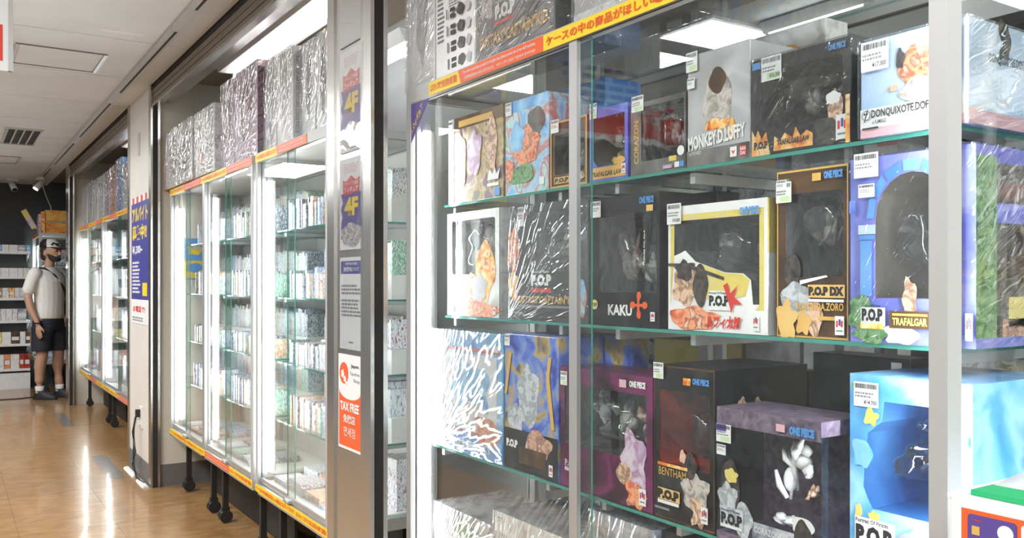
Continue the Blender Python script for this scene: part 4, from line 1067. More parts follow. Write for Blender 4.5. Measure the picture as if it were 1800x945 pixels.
for k in range(7):
    a0, a1 = PI * k / 7 + .03, PI * (k + 1) / 7 - .03
    b.poly([(.52 + .31 * math.cos(a0), .66 + .25 * math.sin(a0)), (.52 + .37 * math.cos(a0), .66 + .31 * math.sin(a0)), (.52 + .37 * math.cos(a1), .66 + .31 * math.sin(a1)), (.52 + .31 * math.cos(a1), .66 + .25 * math.sin(a1))], 'blue', 'arch_stone')
b.rect(.08, .585, .15, .05, 'sky', 'arch_ledge'); b.rect(.09, .555, .13, .025, 'blue', 'arch_ledge'); b.rect(.10, .25, .10, .30, 'blue', 'arch_column')
b.blob(.10, .16, .10, .10, 'leaf', 3, .4); b.blob(.20, .05, .16, .05, 'leaf', 6, .4); b.blob(.45, .05, .14, .05, 'white', 8, .3); b.blob(.52, .24, .06, .10, 'skin', 4, .4)
b.rect(.11, .09, .21, .10, 'white'); b.pop(.12, .115, .18, .07, 'ink'); b.rect(.11, .075, .20, .03, 'flame'); b.rect(.36, .085, .46, .09, 'brown', 'sign_board'); b.txt('TRAFALGAR LAW', .385, .10, .40, .04, 'yellow', bold=.03); b.rect(.385, .15, .28, .012, 'gold')
b.price(.06, .84, .060, .055); b.price(.10, .755, .040, .030); b.rect(.02, .70, .05, .07, 'indigo_gold'); b.maker(.95, .04, .011, .04)
side_rect(b, 0, .22, .05, .95, 'leaf'); side_rect(b, .22, .9, .72, .92, 'dark_grey'); side_rect(b, .22, .95, .05, .62, 'tray'); side_rect(b, .35, .6, .10, .25, 'yellow', 1); side_rect(b, .28, .7, .05, .14, 'content3', 1)
b.wrap(.002, 'wrap_soft')

# ---------------- lower shelf
ZL, XL = 0.797, 1.237
b = FB('figure_box', 'blue and white shiny box at the far end of the lower shelf', XL, 763, 885, 578, ZL, .12, 'cyan', group=GL)
b.rect(0, 0, .2, 1, 'white'); b.rect(.22, .84, .74, .03, 'redink'); b.rect(.2, .2, .72, .62, 'white'); b.blob(.55, .55, .3, .2, 'cyan', 4, .4); b.blob(.6, .3, .25, .12, 'silver', 6, .4); b.rect(.2, .0, .8, .17, 'blue'); b.txt('REG★FRANKY', .26, .04, .6, .09, 'paper', bold=.04); b.blob(.8, .22, .16, .12, 'redart', 8, .3); b.rect(.2, .17, .5, .02, 'redink')
b.rect(.88, .86, .07, .05, 'paper'); b.wrap()
b = FB('figure_box', 'dark blue box with gold ornaments beside the shiny blue box', XL, 887, 982, 586, ZL, .14, 'indigo_gold', group=GL)
b.blob(.5, .52, .34, .34, 'indigo_gold', 3, .3); b.blob(.46, .56, .20, .22, 'shirt', 5, .25); b.blob(.22, .38, .16, .10, 'shirt', 7, .3); b.rect(0, 0, 1, .30, 'dark'); b.blob(.65, .22, .24, .10, 'content3', 9, .3); b.txt('P.O.P', .05, .16, .22, .06, 'white', bold=.07); b.rect(.3, .06, .5, .12, 'brown'); b.poly([(.9, .35), (.95, .36), (.86, .72), (.90, .86), (.84, .86), (.80, .70)], 'gold'); b.poly([(.02, .55), (.06, .55), (.16, .86), (.10, .86)], 'gold')
b.price(.02, .88, .034, .04); b.maker(.86, .03, .016, .028)
b = FB('figure_box', 'blue and gold box standing behind the magenta window box', 1.38, 990, 1112, 583, ZL, .05, 'indigo_gold', group=GL)
b.blob(.4, .7, .2, .2, 'gold', 3, .5); b.blob(.8, .6, .1, .2, 'gold', 5, .5)
b = FB('figure_box', 'dark magenta window box behind the aluminium door edges', XL, 985, 1148, 643, ZL, .13, 'magenta', RR(.05, .36, .94, .86, .02), 'tray', group=GL)
b.blister(.5); b.goods([(.5, .6, .16, .16, 'content'), (.25, .62, .1, .18, 'content2'), (.75, .55, .12, .16, 'content3')])
b.blob(.82, .36, .13, .20, 'lilac', 4, .45); b.blob(.72, .24, .08, .08, 'skin', 6, .15); b.blob(.84, .10, .10, .10, 'redart', 8, .4); b.txt('P.O.P', .06, .17, .14, .06, 'lilac', bold=.06); b.rect(.06, .135, .16, .03, 'lilac')
b.price(.01, .80, .036, .045, tint=True); b.txt('ONE PIECE', .78, .91, .16, .05, 'paper', bold=.06); b.rect(.68, .90, .07, .06, 'pink'); b.maker(.88, .04, .022, .035)
b = FB('figure_box', 'tall black and ember red window box with pale hand print', XL, 1150, 1258, 640, ZL, .27, 'dark', RR(.10, .36, .92, .84, .02), 'ember', group=GL)
b.border('brown', .012); b.blister(.4); b.goods([(.72, .72, .14, .05, 'content3'), (.45, .55, .14, .16, 'redart')])
b.blob(.70, .22, .22, .12, 'content', 5, .3); b.blob(.62, .38, .11, .08, 'hair', 6, .2); b.blob(.75, .10, .12, .09, 'skin', 8, .5); b.blob(.50, .43, .05, .04, 'skin', 9, .3); b.rect(.08, .345, .5, .02, 'flame')
b.txt('BENTHAM', .10, .285, .46, .05, 'gold', bold=.0); b.txt('P.O.P', .09, .13, .36, .065, 'ink', bold=.10); b.rect(.09, .125, .37, .075, 'goldcloud'); b.txt('P.O.P', .09, .13, .36, .065, 'ink', bold=.09); b.rect(.09, .10, .36, .022, 'paper'); b.rect(.04, .06, .25, .015, 'greyink')
b.price(.02, .87, .040, .046, tint=True); b.txt('ONE PIECE', .68, .90, .26, .04, 'skytone', bold=.06); b.rect(.53, .89, .12, .045, 'flame'); b.maker(.82, .05, .018, .032)
MB().prism(blob_pts(.12, .185, .02, .028, 5, 20, .3), 0, .0006).build('side_print', 'skin', b.r, (b.w + .001, 0, .04), (0, 0, PI / 2)); MB().prism(blob_pts(.075, .195, .014, .022, 7, 20, .3), 0, .0006).build('side_print', 'skin', b.r, (b.w + .001, 0, .04), (0, 0, PI / 2))
b = FB('figure_box', 'clear sided box with purple brick printed edges set forward on the lower shelf', 1.20, 1260, 1445, 714, ZL, .13, 'brick', RR(.04, .22, .95, .84, .02), 'tray', group=GL, clear=True)
b.rect(0, .87, 1, .13, 'brick'); b.rect(0, 0, 1, .10, 'brick'); b.rect(.37, .115, .42, .12, 'bluegrey'); b.txt('CORAZÓN&LAW', .39, .165, .38, .055, 'white', bold=.0)
b.blob(.14, .42, .10, .22, 'hair', 3, .2); b.blob(.12, .34, .10, .12, 'shirt', 5, .3); b.blob(.28, .22, .10, .12, 'shirt', 6, .3); b.blob(.16, .52, .07, .05, 'yellow', 7, .3); b.blob(.85, .30, .10, .06, 'white', 8, .15); b.blob(.85, .22, .08, .12, 'hair', 9, .15)
b.goods([(.50, .52, .10, .22, 'white'), (.62, .66, .16, .14, 'silver'), (.72, .46, .07, .07, 'skin'), (.52, .24, .2, .04, 'white')], .5)
b.rect(.05, .14, .24, .15, 'shirt'); b.pop(.06, .165, .22, .085, 'ink'); b.rect(.06, .145, .22, .018, 'paper'); b.price(.015, .70, .048, .046, tint=True); b.price(.02, .63, .030, .026); b.rect(.01, .83, .11, .05, 'purple'); b.txt('ONE PIECE', .74, .89, .22, .06, 'skytone', bold=.08); b.rect(.62, .90, .08, .05, 'pink')
b = FB('figure_box', 'bright blue wave printed window box next to the aluminium post', 1.245, 1493, 1711, 656, ZL, .26, 'cyan', [(.20, .36), (.86, .36), (.88, .88), (.30, .88), (.28, .78), (.16, .72), (.13, .58), (.12, .46), (.16, .40)], 'tray_blue', group=GL)
b.blister(.5); b.goods([(.25, .52, .07, .08, 'tray_brown'), (.62, .64, .06, .06, 'white'), (.60, .46, .16, .10, 'cyan'), (.46, .74, .03, .09, 'silver')])
b.blob(.08, .33, .03, .04, 'yellow', 3, .4); b.blob(.22, .32, .05, .03, 'yellow', 5, .3); b.rect(.05, .17, .35, .14, 'white'); b.pop(.06, .18, .32, .095, 'ink'); b.blob(.55, .22, .12, .08, 'violet', 7, .3); b.blob(.12, .62, .09, .07, 'cyan', 8, .3); b.blob(.20, .80, .06, .04, 'yellow', 9, .5)
b.price(.05, .80, .060, .055, '¥14,700'); b.rect(.03, .93, .2, .025, 'leaf'); b.rect(.95, .72, .03, .06, 'violet')
MB().prism(blob_pts(.20, .17, .05, .10, 5, 22, .4), 0, .0006).build('side_print', 'cyan', b.r, (b.w + .001, 0, 0), (0, 0, PI / 2))
b = FB('figure_box', 'plain black box behind the purple brick printed box', 1.53, 1290, 1422, 640, ZL, .05, 'dark', group=GL)
b = FB('figure_box', 'black box with a round orange mark behind the blue wave box', 1.40, 1428, 1602, 619, ZL, .08, 'dark', group=GL)
b.disc(.72, .92, .02, 'orange'); b.rect(.82, .86, .1, .12, 'paper')
# second row on the upper and middle shelves
b = FB('figure_box', 'clear box with tan contents behind the pale grey box', 1.45, 1326, 1452, 68, ZU, .07, 'silver', group=GU); b.blob(.45, .72, .3, .16, 'goldcloud', 3, .3)
b = FB('figure_box', 'grey box lying flat behind the violet framed box', 1.44, 1060, 1150, 298, ZM, .07, 'silver', group=GM, z1=1.44)
b = FB('figure_box', 'black box with a yellow ring behind the black cross box', 1.44, 1163, 1262, 347, ZM, .07, 'dark', group=GM); b.disc(.52, .93, .08, 'gold'); b.disc(.52, .93, .05, 'dark')
# ---------------- bottom deck
ZD = ZB + .0555
b = FB('figure_box', 'wrapped grey green box on the bottom deck beside the lit tube', 1.245, 766, 868, 880, ZD, .24, 'bluegrey', group=GB); b.rect(0, 0, .12, 1, 'white'); b.blob(.5, .8, .2, .1, 'leaf', 3); b.price(.02, .86, .04, .03); b.wrap()
b = FB('figure_box', 'wrapped silver box on the bottom deck in front of its neighbour', 1.205, 870, 1010, 896, ZD, .26, 'bluegrey', group=GB, ymax=b.y1); b.rect(0, .82, 1, .18, 'silver'); b.price(.03, .86, .04, .03); b.wrap()
b = FB('figure_box', 'wrapped teal tinted box on the bottom deck under the magenta box', 1.25, 1030, 1150, 895, ZD, .2, 'bluegrey', group=GB, ymax=b.y1); b.wrap()
b = FB('figure_box', 'dark box on the bottom deck under the ember red box', 1.27, 1155, 1290, 930, ZD, .18, 'dark', group=GB, ymax=b.y1); b.txt('ONE PIECE', .1, .9, .3, .06, 'paper', bold=.04)

# ================================================================ WRAPPED BOXES ON THE CASE TOPS
XT, ZTOP = 1.20, ZT
_last = [None]
def top_box(label, pl, pr, pt, shell, X=XT, d=.16, art=(), wrapd=True, z1=None):
    b = FB('figure_box', label, X, pl, pr, pt, ZTOP, d, shell, group=GT, z1=z1, ymax=_last[0])
    _last[0] = b.y1
    for a in art: b.blob(*a)
    if wrapd: b.wrap(.003)
    return b
b = top_box('small red edged box on the case top against the white pillar', 288.5, 291, 282, 'redart', d=.08, X=1.152)
b = top_box('first silver wrapped box on the two-bay case', 292, 338, 236, 'silver', X=1.155, art=((.3, .5, .2, .3, 'content', 3), (.7, .5, .18, .3, 'grey', 5)))
b = top_box('second silver wrapped box, against the tall pink one', 344, 377, 203, 'silver', X=1.165, art=((.5, .6, .25, .3, 'white', 3), (.3, .3, .12, .12, 'redart', 6)))
b = top_box('tall pink wrapped box on the two-bay case', 379.5, 412, 152, 'lilac', art=((.5, .5, .25, .3, 'magenta', 3), (.5, .45, .14, .16, 'content', 4)))
b = top_box('tall pink wrapped box with a magenta spine', 414, 453, 131, 'lilac', art=((.5, .5, .25, .3, 'magenta', 7), (.5, .45, .14, .16, 'content', 9)))
side_rect(b, 0, 1, 0, .93, 'magenta', 4); side_rect(b, 0, 1, .93, 1, 'pink', 4)
b = top_box('grey wrapped box just past the magenta spine', 466, 486, 112, 'silver', X=1.232, art=((.5, .5, .25, .3, 'grey', 3),))
b = top_box('white box with lettering down its spine', 487.5, 515, 99, 'white', art=((.5, .55, .2, .32, 'grey', 3),))
o = letters('KING OF ARTIST FIGURE LOVE PIECE', b.r, 0, 0, .014, b.h * .8, 0, 'greyink', rot=3, bold=0); o.location = (b.w + .0012, .012, b.h * .1); o.rotation_euler = (0, 0, PI / 2)
b = top_box('narrow white wrapped box with a dark print, past the lettered spine', 531, 555, 82, 'white', X=1.235, art=((.5, .55, .2, .32, 'dark_grey', 3),))
b = top_box('white wrapped box at the end of the case top with a short black word', 557, 582, 63, 'white', art=((.45, .5, .2, .32, 'dark_grey', 6),))
o = letters('LAW', b.r, 0, 0, .016, .07, 0, 'ink', rot=3, bold=.03); o.location = (b.w + .0012, .03, b.h * .75); o.rotation_euler = (0, 0, PI / 2)
bx('side_print', (b.w, .028, b.h * .45), (b.w + .001, .05, b.h * .66), 'greyink', b.r)
# far cases
_last[0] = None
names = (('pale', 'silver'), ('grey', 'grey'), ('white', 'white'), ('cream', 'white'), ('mauve', 'lilac'), ('red and white', 'redart'), ('deep blue', 'blue'))
px = [(146, 154, 330), (155, 163, 322), (165, 173, 318), (174, 183, 312), (184, 193, 305), (194, 204, 296), (205, 215, 283)]
for (nm, sh), (a, c, pt) in zip(names, px):
    top_box('%s wrapped box on top of the far glass cases' % nm, a, c, pt, sh, d=.14)
top_box('silver crinkled box on the far case top touching the pillar', 216, 228, 290, 'silver', d=.14)
# near case
_last[0] = None
b = top_box('white wrapped box with grey green art at the end of the large case top', 716, 765, -70, 'white', X=1.19, d=.2, art=((.55, .55, .2, .36, 'grey', 3), (.6, .8, .15, .12, 'leaf', 5)))
b = FB('figure_box', 'white box with printed columns and small dark figures on the large case', 1.19, 766, 836, -70, ZTOP, .2, 'white', group=GT)
text_lines(b.r, .05 * b.w, .3 * b.h, .2 * b.w, .6 * b.h, -.0008, 16, 'greyink', 4); text_lines(b.r, .35 * b.w, .55 * b.h, .4 * b.w, .35 * b.h, -.0008, 16, 'greyink', 7)
for k in range(4):
    z = .06 + .13 * k
    b.rect(.42, z, .12, .035, 'ink', 'print_shape'); b.rect(.42, z + .05, .12, .03, 'ink', 'print_shape'); b.blob(.68, z + .04, .09, .045, 'hair', 3 + k, .2); b.blob(.86, z + .035, .06, .04, 'grey', 5 + k, .3); b.rect(.33, z, .035, .08, 'greyink', 'print_shape')
b = FB('figure_box', 'dark wrapped box with a large white abbreviation on the large case', 1.19, 838, 976, -60, ZTOP, .2, 'dark_grey', group=GT)
b.pop(.26, .36, .26, .14, 'white', 'Portrait Of Pirates', 'paper'); b.rect(.24, .31, .26, .03, 'redink'); b.txt('EUSTASS"CAPTAIN"KID', .05, .13, .88, .12, 'gold', bold=.03); b.blob(.14, .55, .1, .14, 'content', 4, .4); b.blob(.75, .85, .2, .1, 'content3', 6, .3); b.wrap(.003)
b = FB('figure_box', 'pale grey wrapped box next to the black one on the large case', 1.19, 1009, 1130, -120, ZTOP, .2, 'grey', group=GT); b.pop(.06, .26, .36, .12, 'greyink', None); b.blob(.6, .6, .2, .2, 'skin', 4, .3); b.rect(0, 0, 1, .1, 'silver'); b.wrap(.003)
b = FB('figure_box', 'dark printed box on the large case over the black fire box', 1.25, 1180, 1240, -120, ZTOP, .15, 'dark_grey', group=GT)

# boxes on the shop rack behind the near case
rk_m = ['dark', 'dark_grey', 'game', 'white', 'bluegrey', 'silver', 'yellow', 'silver', 'indigo_gold', 'grey']
nm = {'dark': 'black', 'dark_grey': 'charcoal', 'game': 'brown', 'brown': 'dark brown', 'bluegrey': 'blue grey', 'silver': 'silver', 'yellow': 'yellow', 'ember': 'dark red', 'indigo_gold': 'navy and gold', 'grey': 'mid grey', 'white': 'white'}
ORD6 = ('lowest', 'second', 'third', 'fourth', 'fifth', 'highest')
for si, z in enumerate(RZ):
    y = 3.5; cnt = -1
    while y > -0.6:
        wd = rnd.uniform(.16, .34); ht = rnd.uniform(.16, .27) if si < 5 else rnd.uniform(.12, .2); m = rnd.choice(rk_m)
        o = MB().box((0, 0, 0), (.16, wd - .008, ht)).build('boxed_item', m, None, (2.76 + rnd.uniform(0, .05), y - wd, z + .0005)); cnt += 1; tag(o, '%s box, number %s along the %s shelf of the shop rack' % (nm[m], NUM[cnt], ORD6[si]), 'box', 'boxes on the shop rack')
        bx('front_label', (-.0006, wd * .15, ht * .1), (0, wd * .75, ht * .3), rnd.choice(['paper', 'gold', 'greyink', 'redink']), o)
        y -= wd + rnd.uniform(0, .04)
# yellow sale poster on the alcove wall behind the near case
pr = empty('sale_poster', (1.857, 3.25, 1.35), -PI / 2); tag(pr, 'faded yellow poster on the grey wall behind the glass case', 'poster')
bx('sheet', (0, -.002, 0), (.36, 0, .5), 'yellow', pr); bx('blue_band', (.04, -.003, .28), (.32, -.002, .38), 'purple', pr)

# ================================================================ FAR END OF THE AISLE
cF, WF, eF = case('display_case', 'glass case topped with orange boxes standing behind the man', 0.90, 12.30, 11.42, 0.45, [], (1.49, 1.16, 0.82, 0.58), top_strip=((0.0, 1.0, ((0, .5, 'r', EN), (.5, 1, 'y', JB))),), group='glass display cases')
def far_box(label, x0, x1, y0, y1, z0, h, m, rz=0.0, band=None):
    o = MB().box((x0, y0, 0), (x1, y1, h)).build('figure_box', m, None, (0, 0, z0 + .0005)); tag(o, label, 'box', 'boxes behind the man')
    bx('front_label', (x0 + .02, y0 - .001, h * .45), (x1 - .02, y0, h * .55), band or 'game', o)
    return o
sunset = print_mat('p_sunset', [(.35, .05, .04), (.75, .25, .05), (.85, .5, .12), (.6, .45, .15)], 6)
far_box('large orange sunset printed box on the case behind the man', 0.97, 1.22, 11.48, 11.62, ZT, .27, sunset)
far_box('narrow orange printed box on the case top beside the sunset box', 0.93, 0.966, 11.46, 11.62, ZT, .25, 'flame')
far_box('grey spined box at the edge of the orange boxes', 0.905, 0.928, 11.50, 11.72, ZT, .22, 'lilac')
o = far_box('yellow box with a blue label beside the far steel post', 1.23, 1.30, 11.48, 11.6, ZT, .22, 'yellow', band='skytone')
for si, z in enumerate((1.49, 1.16, .82, .58, ZB + .055)):
    for k in range(3):
        m = ('silver', 'bluegrey', 'blue_mix', 'redart', 'cyan')[(si + k) % 5]
        o = MB().box((0, 0, 0), (.10, .09, .16 + .02 * ((k + si) % 3))).build('figure_box', m, None, (0.985 + .104 * k, 11.50 + .02 * (k % 2), z + .001)); tag(o, '%s small printed box on the %s shelf of the case behind the man' % (('first', 'middle', 'last')[k], ORD6[4 - si]), 'box', 'small boxes behind the man')
        bx('front_label', (.01, -.0008, .03), (.09, 0, .07), 'paper', o)
gd = empty('gondola_shelf', (0.62, 12.1, 0)); tag(gd, 'white gondola shelves in front of the dark far wall', 'shelf unit')
bx('back_board', (-.45, .33, 0), (.24, .36, 1.75), 'farwall', gd)
GZ = (1.665, 1.36, 1.10, .826, .545, .245)
for z in GZ:
    MB().prism([(-.45, 0), (.24, 0), (.24, .03), (-.45, .03)], -.02, .33).build('shelf_board', 'white', gd, (0, 0, z - .03))
    for xx in (-.44, .22):
        mb = MB(); pts = [(-.0, 0), (.33, -.09), (.33, 0)]
        mb.v = [(xx, p[0], p[1]) for p in pts] + [(xx + .012, p[0], p[1]) for p in pts]; mb.f = [(0, 1, 2), (5, 4, 3), (0, 3, 4, 1), (1, 4, 5, 2), (2, 5, 3, 0)]; mb.mi = [0] * 5
        mb.build('shelf_bracket', 'white', gd, (0, 0, z - .03))
bx('plinth', (-.1, -.02, 0), (.24, .33, .19), 'white', gd)
for si, z in enumerate(GZ):
    x = .62 - .22; cnt = -1
    while x < .62 + .20:
        wd = rnd.uniform(.05, .10); ht = (.075, .10, .12, .14, .14, .17)[si]
        m = (('blue_mix', 'cyan', 'white'), ('white', 'silver', 'game'), ('silver', 'flame', 'game'), ('bluegrey', 'silver', 'white'), ('white', 'brown', 'yellow'), ('redart', 'ember', 'silver'))[si][rnd.randrange(3)]
        o = MB().box((0, 0, 0), (wd - .004, .09, ht)).build('disc_case', m, None, (x, 12.10, z + .0005)); cnt += 1; tag(o, 'small case %s from the open end of the %s gondola shelf' % (NUM[cnt], ORD6[5 - si]), 'disc case', 'cases on the gondola shelves')
        bx('front_label', (.006, -.0008, ht * .3), (wd - .012, 0, ht * .6), 'paper', o)
        x += wd
o = MB().box((-.03, 0, 0), (.03, .015, .24)).build('price_flag', 'yellow', None, (0.875, 11.68, 1.925), (0, -.5, 0)); tag(o, 'tilted yellow and grey card sticking out beside the orange boxes', 'card')
MB().tube([(.0, .008, .01), (.055, .008, -.075)], .004, 6).build('stem', 'white', o)
bx('grey_half', (-.028, -.001, .02), (.028, 0, .14), 'lilac', o)

# ================================================================ TILL COUNTER AT THE END OF THE LARGE CASE
kt = empty('till_counter', (1.0, 0.585, 0)); tag(kt, 'white till counter beside the large glass case', 'counter')
bx('body', (0.0, -1.2, 0.0), (0.60, -.002, 1.026), 'white', kt); bx('counter_top', (-.0015, -1.2, 1.026), (0.60, 0.0, 1.031), 'paper', kt)
cs = empty('card_sign', (0.9978, 0.578, 0.822), -PI / 2); tag(cs, 'red bordered payment card sign on the front of the till counter', 'sign')
bx('sheet', (.0, -.002, 0), (.34, 0, .205), 'paper', cs); bx('red_field', (.012, -.0026, .135), (.33, -.002, .196), 'orange', cs); bx('pink_field', (.012, -.0026, .0), (.33, -.002, .135), 'pink', cs)
for k, (x, m, tm_) in enumerate(((.020, 'purple', 'paper'), (.080, 'paper', 'blueink'), (.140, 'paper', 'blueink'))):
    c = MB().prism(round_rect(x, .145, x + .055, .191, .004), -.0036, -.0028).build('card_picture', m, cs)
    bx('card_chip', (x + .005, -.004, .168), (x + .014, -.0037, .178), 'gold', c)
    letters('VISA', c, x + .036, .148, .014, .006, -.004, tm_, bold=.04, slant=.3)
    MB().prism([(x + .043 + .009 * math.cos(2 * PI * j / 16), .177 + .009 * math.sin(2 * PI * j / 16)) for j in range(16)], -.0041, -.0037).build('round_print', 'paper' if k == 0 else 'greyink', c)
    text_lines(c, x + .006, .184, .014, .003, -.0041, 1, 'redink' if k == 0 else 'greyink', 3)
# green folder with a sheet of paper lying on the counter
fd = empty('green_folder', (1.01, 0.575, 1.0315)); tag(fd, 'green folder lying on the till counter under a white sheet', 'folder')
MB().prism([(0.0, 0), (.5, 0), (.5, .006), (0.0, .006)], -.55, -.012).build('lower_cover', 'green', fd)
mb = MB()
for j in range(13):
    for i in range(9):
        u, q = i / 8, j / 12
        mb.v.append((.006 + .47 * u, -.545 + .54 * q - .03 * u * 0, .010 + .012 * math.sin(PI * min(1, u * 1.4)) + .006 * math.sin(5 * q + 2 * u)))
for j in range(12):
    for i in range(8):
        k = j * 9 + i; mb.f.append((k, k + 1, k + 10, k + 9)); mb.mi.append(0)
sh = mb.build('paper_sheet', 'paper', None, (1.022, 0.566, 1.030), smooth=True); tag(sh, 'curled white sheet of paper on the green folder', 'paper')
so = sh.modifiers.new('thick', 'SOLIDIFY'); so.thickness = .001

# ================================================================ PEOPLE
M['skin_tone'] = mat('skin', (.50, .29, .20), .55)
M['hair_dark'] = mat('dark_hair', (.035, .025, .02), .7, bump=(220, .5))
M['tee'] = mat('white_tee', (.78, .77, .74), .85, bump=(30, .25))
M['shorts'] = mat('navy_shorts', (.018, .020, .030), .8, bump=(30, .25))
M['shoe'] = mat('black_shoe', (.02, .02, .024), .6)
M['sock'] = mat('white_sock', (.75, .75, .73), .9)
M['cap_white'] = mat('cap_white', (.78, .77, .74), .8)
M['cap_red'] = mat('cap_red', (.16, .02, .025), .7)
M['strap'] = mat('black_webbing', (.012, .012, .013), .6)
M['bluetee'] = mat('light_blue_shirt', (.42, .58, .72), .85)
def remesh(o, vox, it=3, smooth=True):
    r = o.modifiers.new('skin', 'REMESH'); r.mode = 'VOXEL'; r.voxel_size = vox; r.use_smooth_shade = True
    s = o.modifiers.new('soft', 'SMOOTH'); s.iterations = it; s.factor = .5
def limb(mb, pts, n=12):
    """round limb through (x, y, z, r)"""
    mb.tube([p[:3] for p in pts], [p[3] for p in pts], n)
    for p in (pts[0], pts[-1]): mb.ball(p[:3], p[3] * .98, 10, 6)
def hand(mb, wx, wy, wz, side):
    mb.ball((wx + .008, wy, wz - .05), (.038, .016, .05), 10, 6)
    for k in range(4):
        ox = wx + .034 - .018 * k; ln = (.06, .07, .066, .05)[k]
        limb(mb, [(ox, wy, wz - .085, .0095), (ox + .010, wy + .004 * side, wz - .085 - ln * .55, .009), (ox + .004, wy + .014 * side, wz - .085 - ln, .0075)], 8)
    limb(mb, [(wx + .036, wy, wz - .035, .012), (wx + .058, wy + .008 * side, wz - .062, .010), (wx + .062, wy + .012 * side, wz - .085, .008)], 8)
def person(loc, rz, label, shirt, hat=True):
    """faces local +x; y to the figure's left"""
    p = empty('person', loc, rz); tag(p, label, 'person')
    b = MB()
    for s, fx in ((-1, -.03), (1, .06)):      # legs, right foot a little behind
        hy = .095 * s
        limb(b, [(0, hy, .88, .095), (.01 + fx * .3, hy * 1.02, .66, .080), (.014 + fx * .6, hy * 1.04, .50, .062), (-.006 + fx * .75, hy * 1.06, .36, .061), (-.006 + fx * .95, hy * 1.09, .20, .047), (fx, hy * 1.1, .09, .037)])
        b.ball((fx + .06, hy * 1.1, .04), (.11, .04, .035), 10, 6)
    b.rings([(0, 0, .80, .12, .16), (0, 0, .92, .125, .165), (.01, 0, 1.05, .115, .150), (.015, 0, 1.18, .12, .165), (.012, 0, 1.30, .122, .185), (0, 0, 1.38, .10, .18), (-.005, 0, 1.43, .07, .11), (-.005, 0, 1.46, .056, .062)])
    limb(b, [(-.005, 0, 1.42, .056), (.012, 0, 1.50, .052), (.025, 0, 1.55, .05)])
    # arms: right one hangs with the hand before the thigh, left one lower in front
    limb(b, [(-.01, -.205, 1.385, .056), (-.055, -.235, 1.26, .050), (-.065, -.245, 1.13, .043), (-.03, -.245, 1.00, .040), (.035, -.235, .86, .027), (.045, -.232, .83, .026)])
    limb(b, [(-.01, .205, 1.385, .056), (.0, .235, 1.26, .050), (.02, .245, 1.13, .043), (.07, .24, 1.00, .040), (.13, .22, .87, .027), (.14, .218, .84, .026)])
    hand(b, .045, -.232, .83, 1); hand(b, .14, .218, .84, -1)
    # head, tilted down a little
    hc = (.035, 0, 1.635)
    b.ball(hc, (.098, .076, .112), 16, 12); b.ball((.072, 0, 1.575), (.062, .058, .055), 12, 8); b.ball((.105, 0, 1.535), (.03, .032, .022), 10, 6)
    limb(b, [(.122, 0, 1.645, .011), (.138, 0, 1.612, .014), (.142, 0, 1.600, .016)], 8)
    for s in (-1, 1):
        b.ball((.012, .076 * s, 1.61), (.022, .012, .034), 8, 6); b.ball((.118, .030 * s, 1.654), (.012, .022, .010), 8, 6)
    b.ball((.128, 0, 1.563), (.012, .024, .007), 8, 6); b.ball((.126, 0, 1.551), (.012, .022, .008), 8, 6)
    body = b.build('body', 'skin_tone', p); remesh(body, .0065, 2)
    for s in (-1, 1):
        MB().ball((.121, .030 * s, 1.632), (.011, .014, .008), 8, 6).build('eye', 'ink', p); MB().ball((.130, .031 * s, 1.652), (.006, .019, .005), 8, 5).build('eyebrow', 'hair_dark', p)
    # beard and hair
    h = MB(); h.rings([(.085, 0, 1.516, .040, .040), (.082, 0, 1.535, .060, .058), (.072, 0, 1.560, .068, .067), (.055, 0, 1.585, .055, .0745), (.035, 0, 1.605, .03, .078)])
    h.ball((.128, 0, 1.578), (.014, .03, .006), 8, 5); o = h.build('beard', 'hair_dark', p); remesh(o, .007, 1)
    h = MB(); h.ball((.0, 0, 1.64), (.088, .080, .10), 14, 8); h.ball((-.03, 0, 1.58), (.055, .066, .06), 12, 8); o = h.build('hair', 'hair_dark', p); remesh(o, .008, 1)
    # T-shirt with short sleeves
    t = MB()
    t.rings([(0, 0, .885, .150, .192), (.004, 0, .96, .150, .190), (.014, 0, 1.06, .142, .176), (.018, 0, 1.18, .143, .186), (.014, 0, 1.30, .142, .204), (.0, 0, 1.385, .112, .195), (-.005, 0, 1.43, .085, .125), (-.005, 0, 1.455, .068, .078)], 20)
    for s, dx in ((-1, -.055), (1, .0)):
        limb(t, [(-.010, .200 * s, 1.386, .070), (dx * .6, .226 * s, 1.30, .068), (dx - .004, .238 * s, 1.205, .067)], 14)
    o = t.build('t_shirt', shirt, p); remesh(o, .009, 3)
    # shorts
    q = MB(); q.rings([(0, 0, .76, .135, .180), (0, 0, .84, .145, .188), (0, 0, .92, .138, .180)], 20)
    for s, fx in ((-1, -.03), (1, .06)):
        q.rings([(.012 + fx * .6, .105 * s, .53, .102, .100), (.008 + fx * .4, .102 * s, .66, .108, .102), (0, .09 * s, .80, .125, .105)], 16)
    o = q.build('shorts', 'shorts', p); remesh(o, .010, 3)
    for s, fx in ((-1, -.03), (1, .06)):
        y = .1045 * s
        sk = MB().rings([(fx, y, .07, .046, .046), (fx, y, .10, .044, .044), (fx - .002, y, .145, .046, .046)], 14).build('sock', 'sock', p, smooth=True)
        f = MB(); f.rings([(fx + .065, y, .0, .140, .050), (fx + .065, y, .022, .143, .052), (fx + .060, y, .045, .130, .048), (fx + .03, y, .075, .085, .044), (fx + .0, y, .095, .055, .045)], 16)
        sh_ = f.build('shoe', 'shoe', p, smooth=True); MB().rings([(fx + .065, y, .0, .142, .053), (fx + .065, y, .018, .146, .055)], 16).build('sole', 'black', sh_)
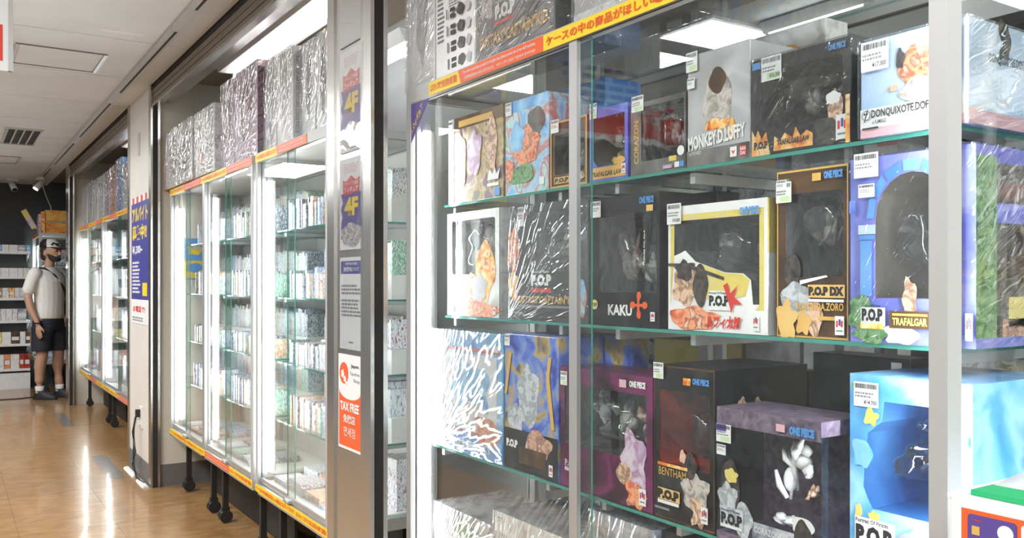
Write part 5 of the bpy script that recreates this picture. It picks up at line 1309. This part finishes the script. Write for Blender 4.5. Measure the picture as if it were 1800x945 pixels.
    if hat:
        c = MB(); cz = 1.672
        top = [(.02, 0, cz, .108, .090), (.018, 0, cz + .03, .108, .090), (.012, 0, cz + .065, .095, .078), (.008, 0, cz + .092, .06, .05), (.006, 0, cz + .10, .02, .018)]
        cp = c.rings(top, 24).build('cap', 'strap', p, smooth=True)
        fr = MB(); n = 9
        for i, (cx, cy, z, rx, ry) in enumerate(top[:4]):
            fr.v += [(cx + (rx + .003) * math.cos(a), cy + (ry + .003) * math.sin(a), z + .002) for a in [-1.35 + 2.7 * j / (n - 1) for j in range(n)]]
        for i in range(3):
            for j in range(n - 1): fr.f.append((i * n + j, i * n + j + 1, (i + 1) * n + j + 1, (i + 1) * n + j)); fr.mi.append(0)
        fp = fr.build('front_panel', 'cap_white', cp, smooth=True)
        lg = MB(); lg.prism(blob_pts(0, 0, .045, .018, 4, 20, .5), -.001, .001); lg.build('cap_emblem', 'ink', cp, (.112, -.045, cz + .034), (0, 0, -PI / 2 + 1.05 + PI / 2 - .12))
        br = MB(); m_ = 13
        for k, zz in enumerate((0, .008)):
            br.v += [(.09 + .0 + (.105 if e else .0) * math.cos(a) * 1.0 + (0 if e else .02 * math.cos(a)), (.088 if e else .080) * math.sin(a), cz - .002 + zz - (.022 * math.cos(a) if e else 0)) for e in (0, 1) for a in [-PI / 2 + PI * j / (m_ - 1) for j in range(m_)]]
        for j in range(m_ - 1):
            for off in (0, 2 * m_): br.f.append((off + j, off + j + 1, off + m_ + j + 1, off + m_ + j)); br.mi.append(0)
            br.f.append((m_ + j, m_ + j + 1, 3 * m_ + j + 1, 3 * m_ + j)); br.mi.append(0)
        br.build('brim', 'cap_red', cp, smooth=True)
        # cross-body strap over the right shoulder, pouch at the left hip front
        st = MB(); path = [(-.10, -.09, 1.36), (-.06, -.115, 1.44), (.03, -.105, 1.435), (.11, -.055, 1.36), (.155, .02, 1.24), (.163, .09, 1.12), (.145, .14, 1.04)]
        for a_, b_ in zip(path, path[1:]): pass
        o = MB().tube(path, .017, 8).build('strap', 'strap', p, smooth=True)
        pc = MB(); pc.ball((.165, .13, 1.00), (.055, .07, .115), 14, 10); o = pc.build('pouch', 'strap', p, smooth=True); bx('zip', (.205, .10, 1.03), (.216, .16, 1.036), 'alu', o)
        MB().tube([(.045 + .030 * math.cos(2 * PI * k / 12), -.232 + .030 * math.sin(2 * PI * k / 12), .845) for k in range(13)], .008, 6, cap=False).build('wristband', 'strap', p, smooth=True)
    return p
man = person((0.955, 10.92, 0), -.72, 'man in white T-shirt, black shorts and trucker cap with a cross-body pouch', 'tee')
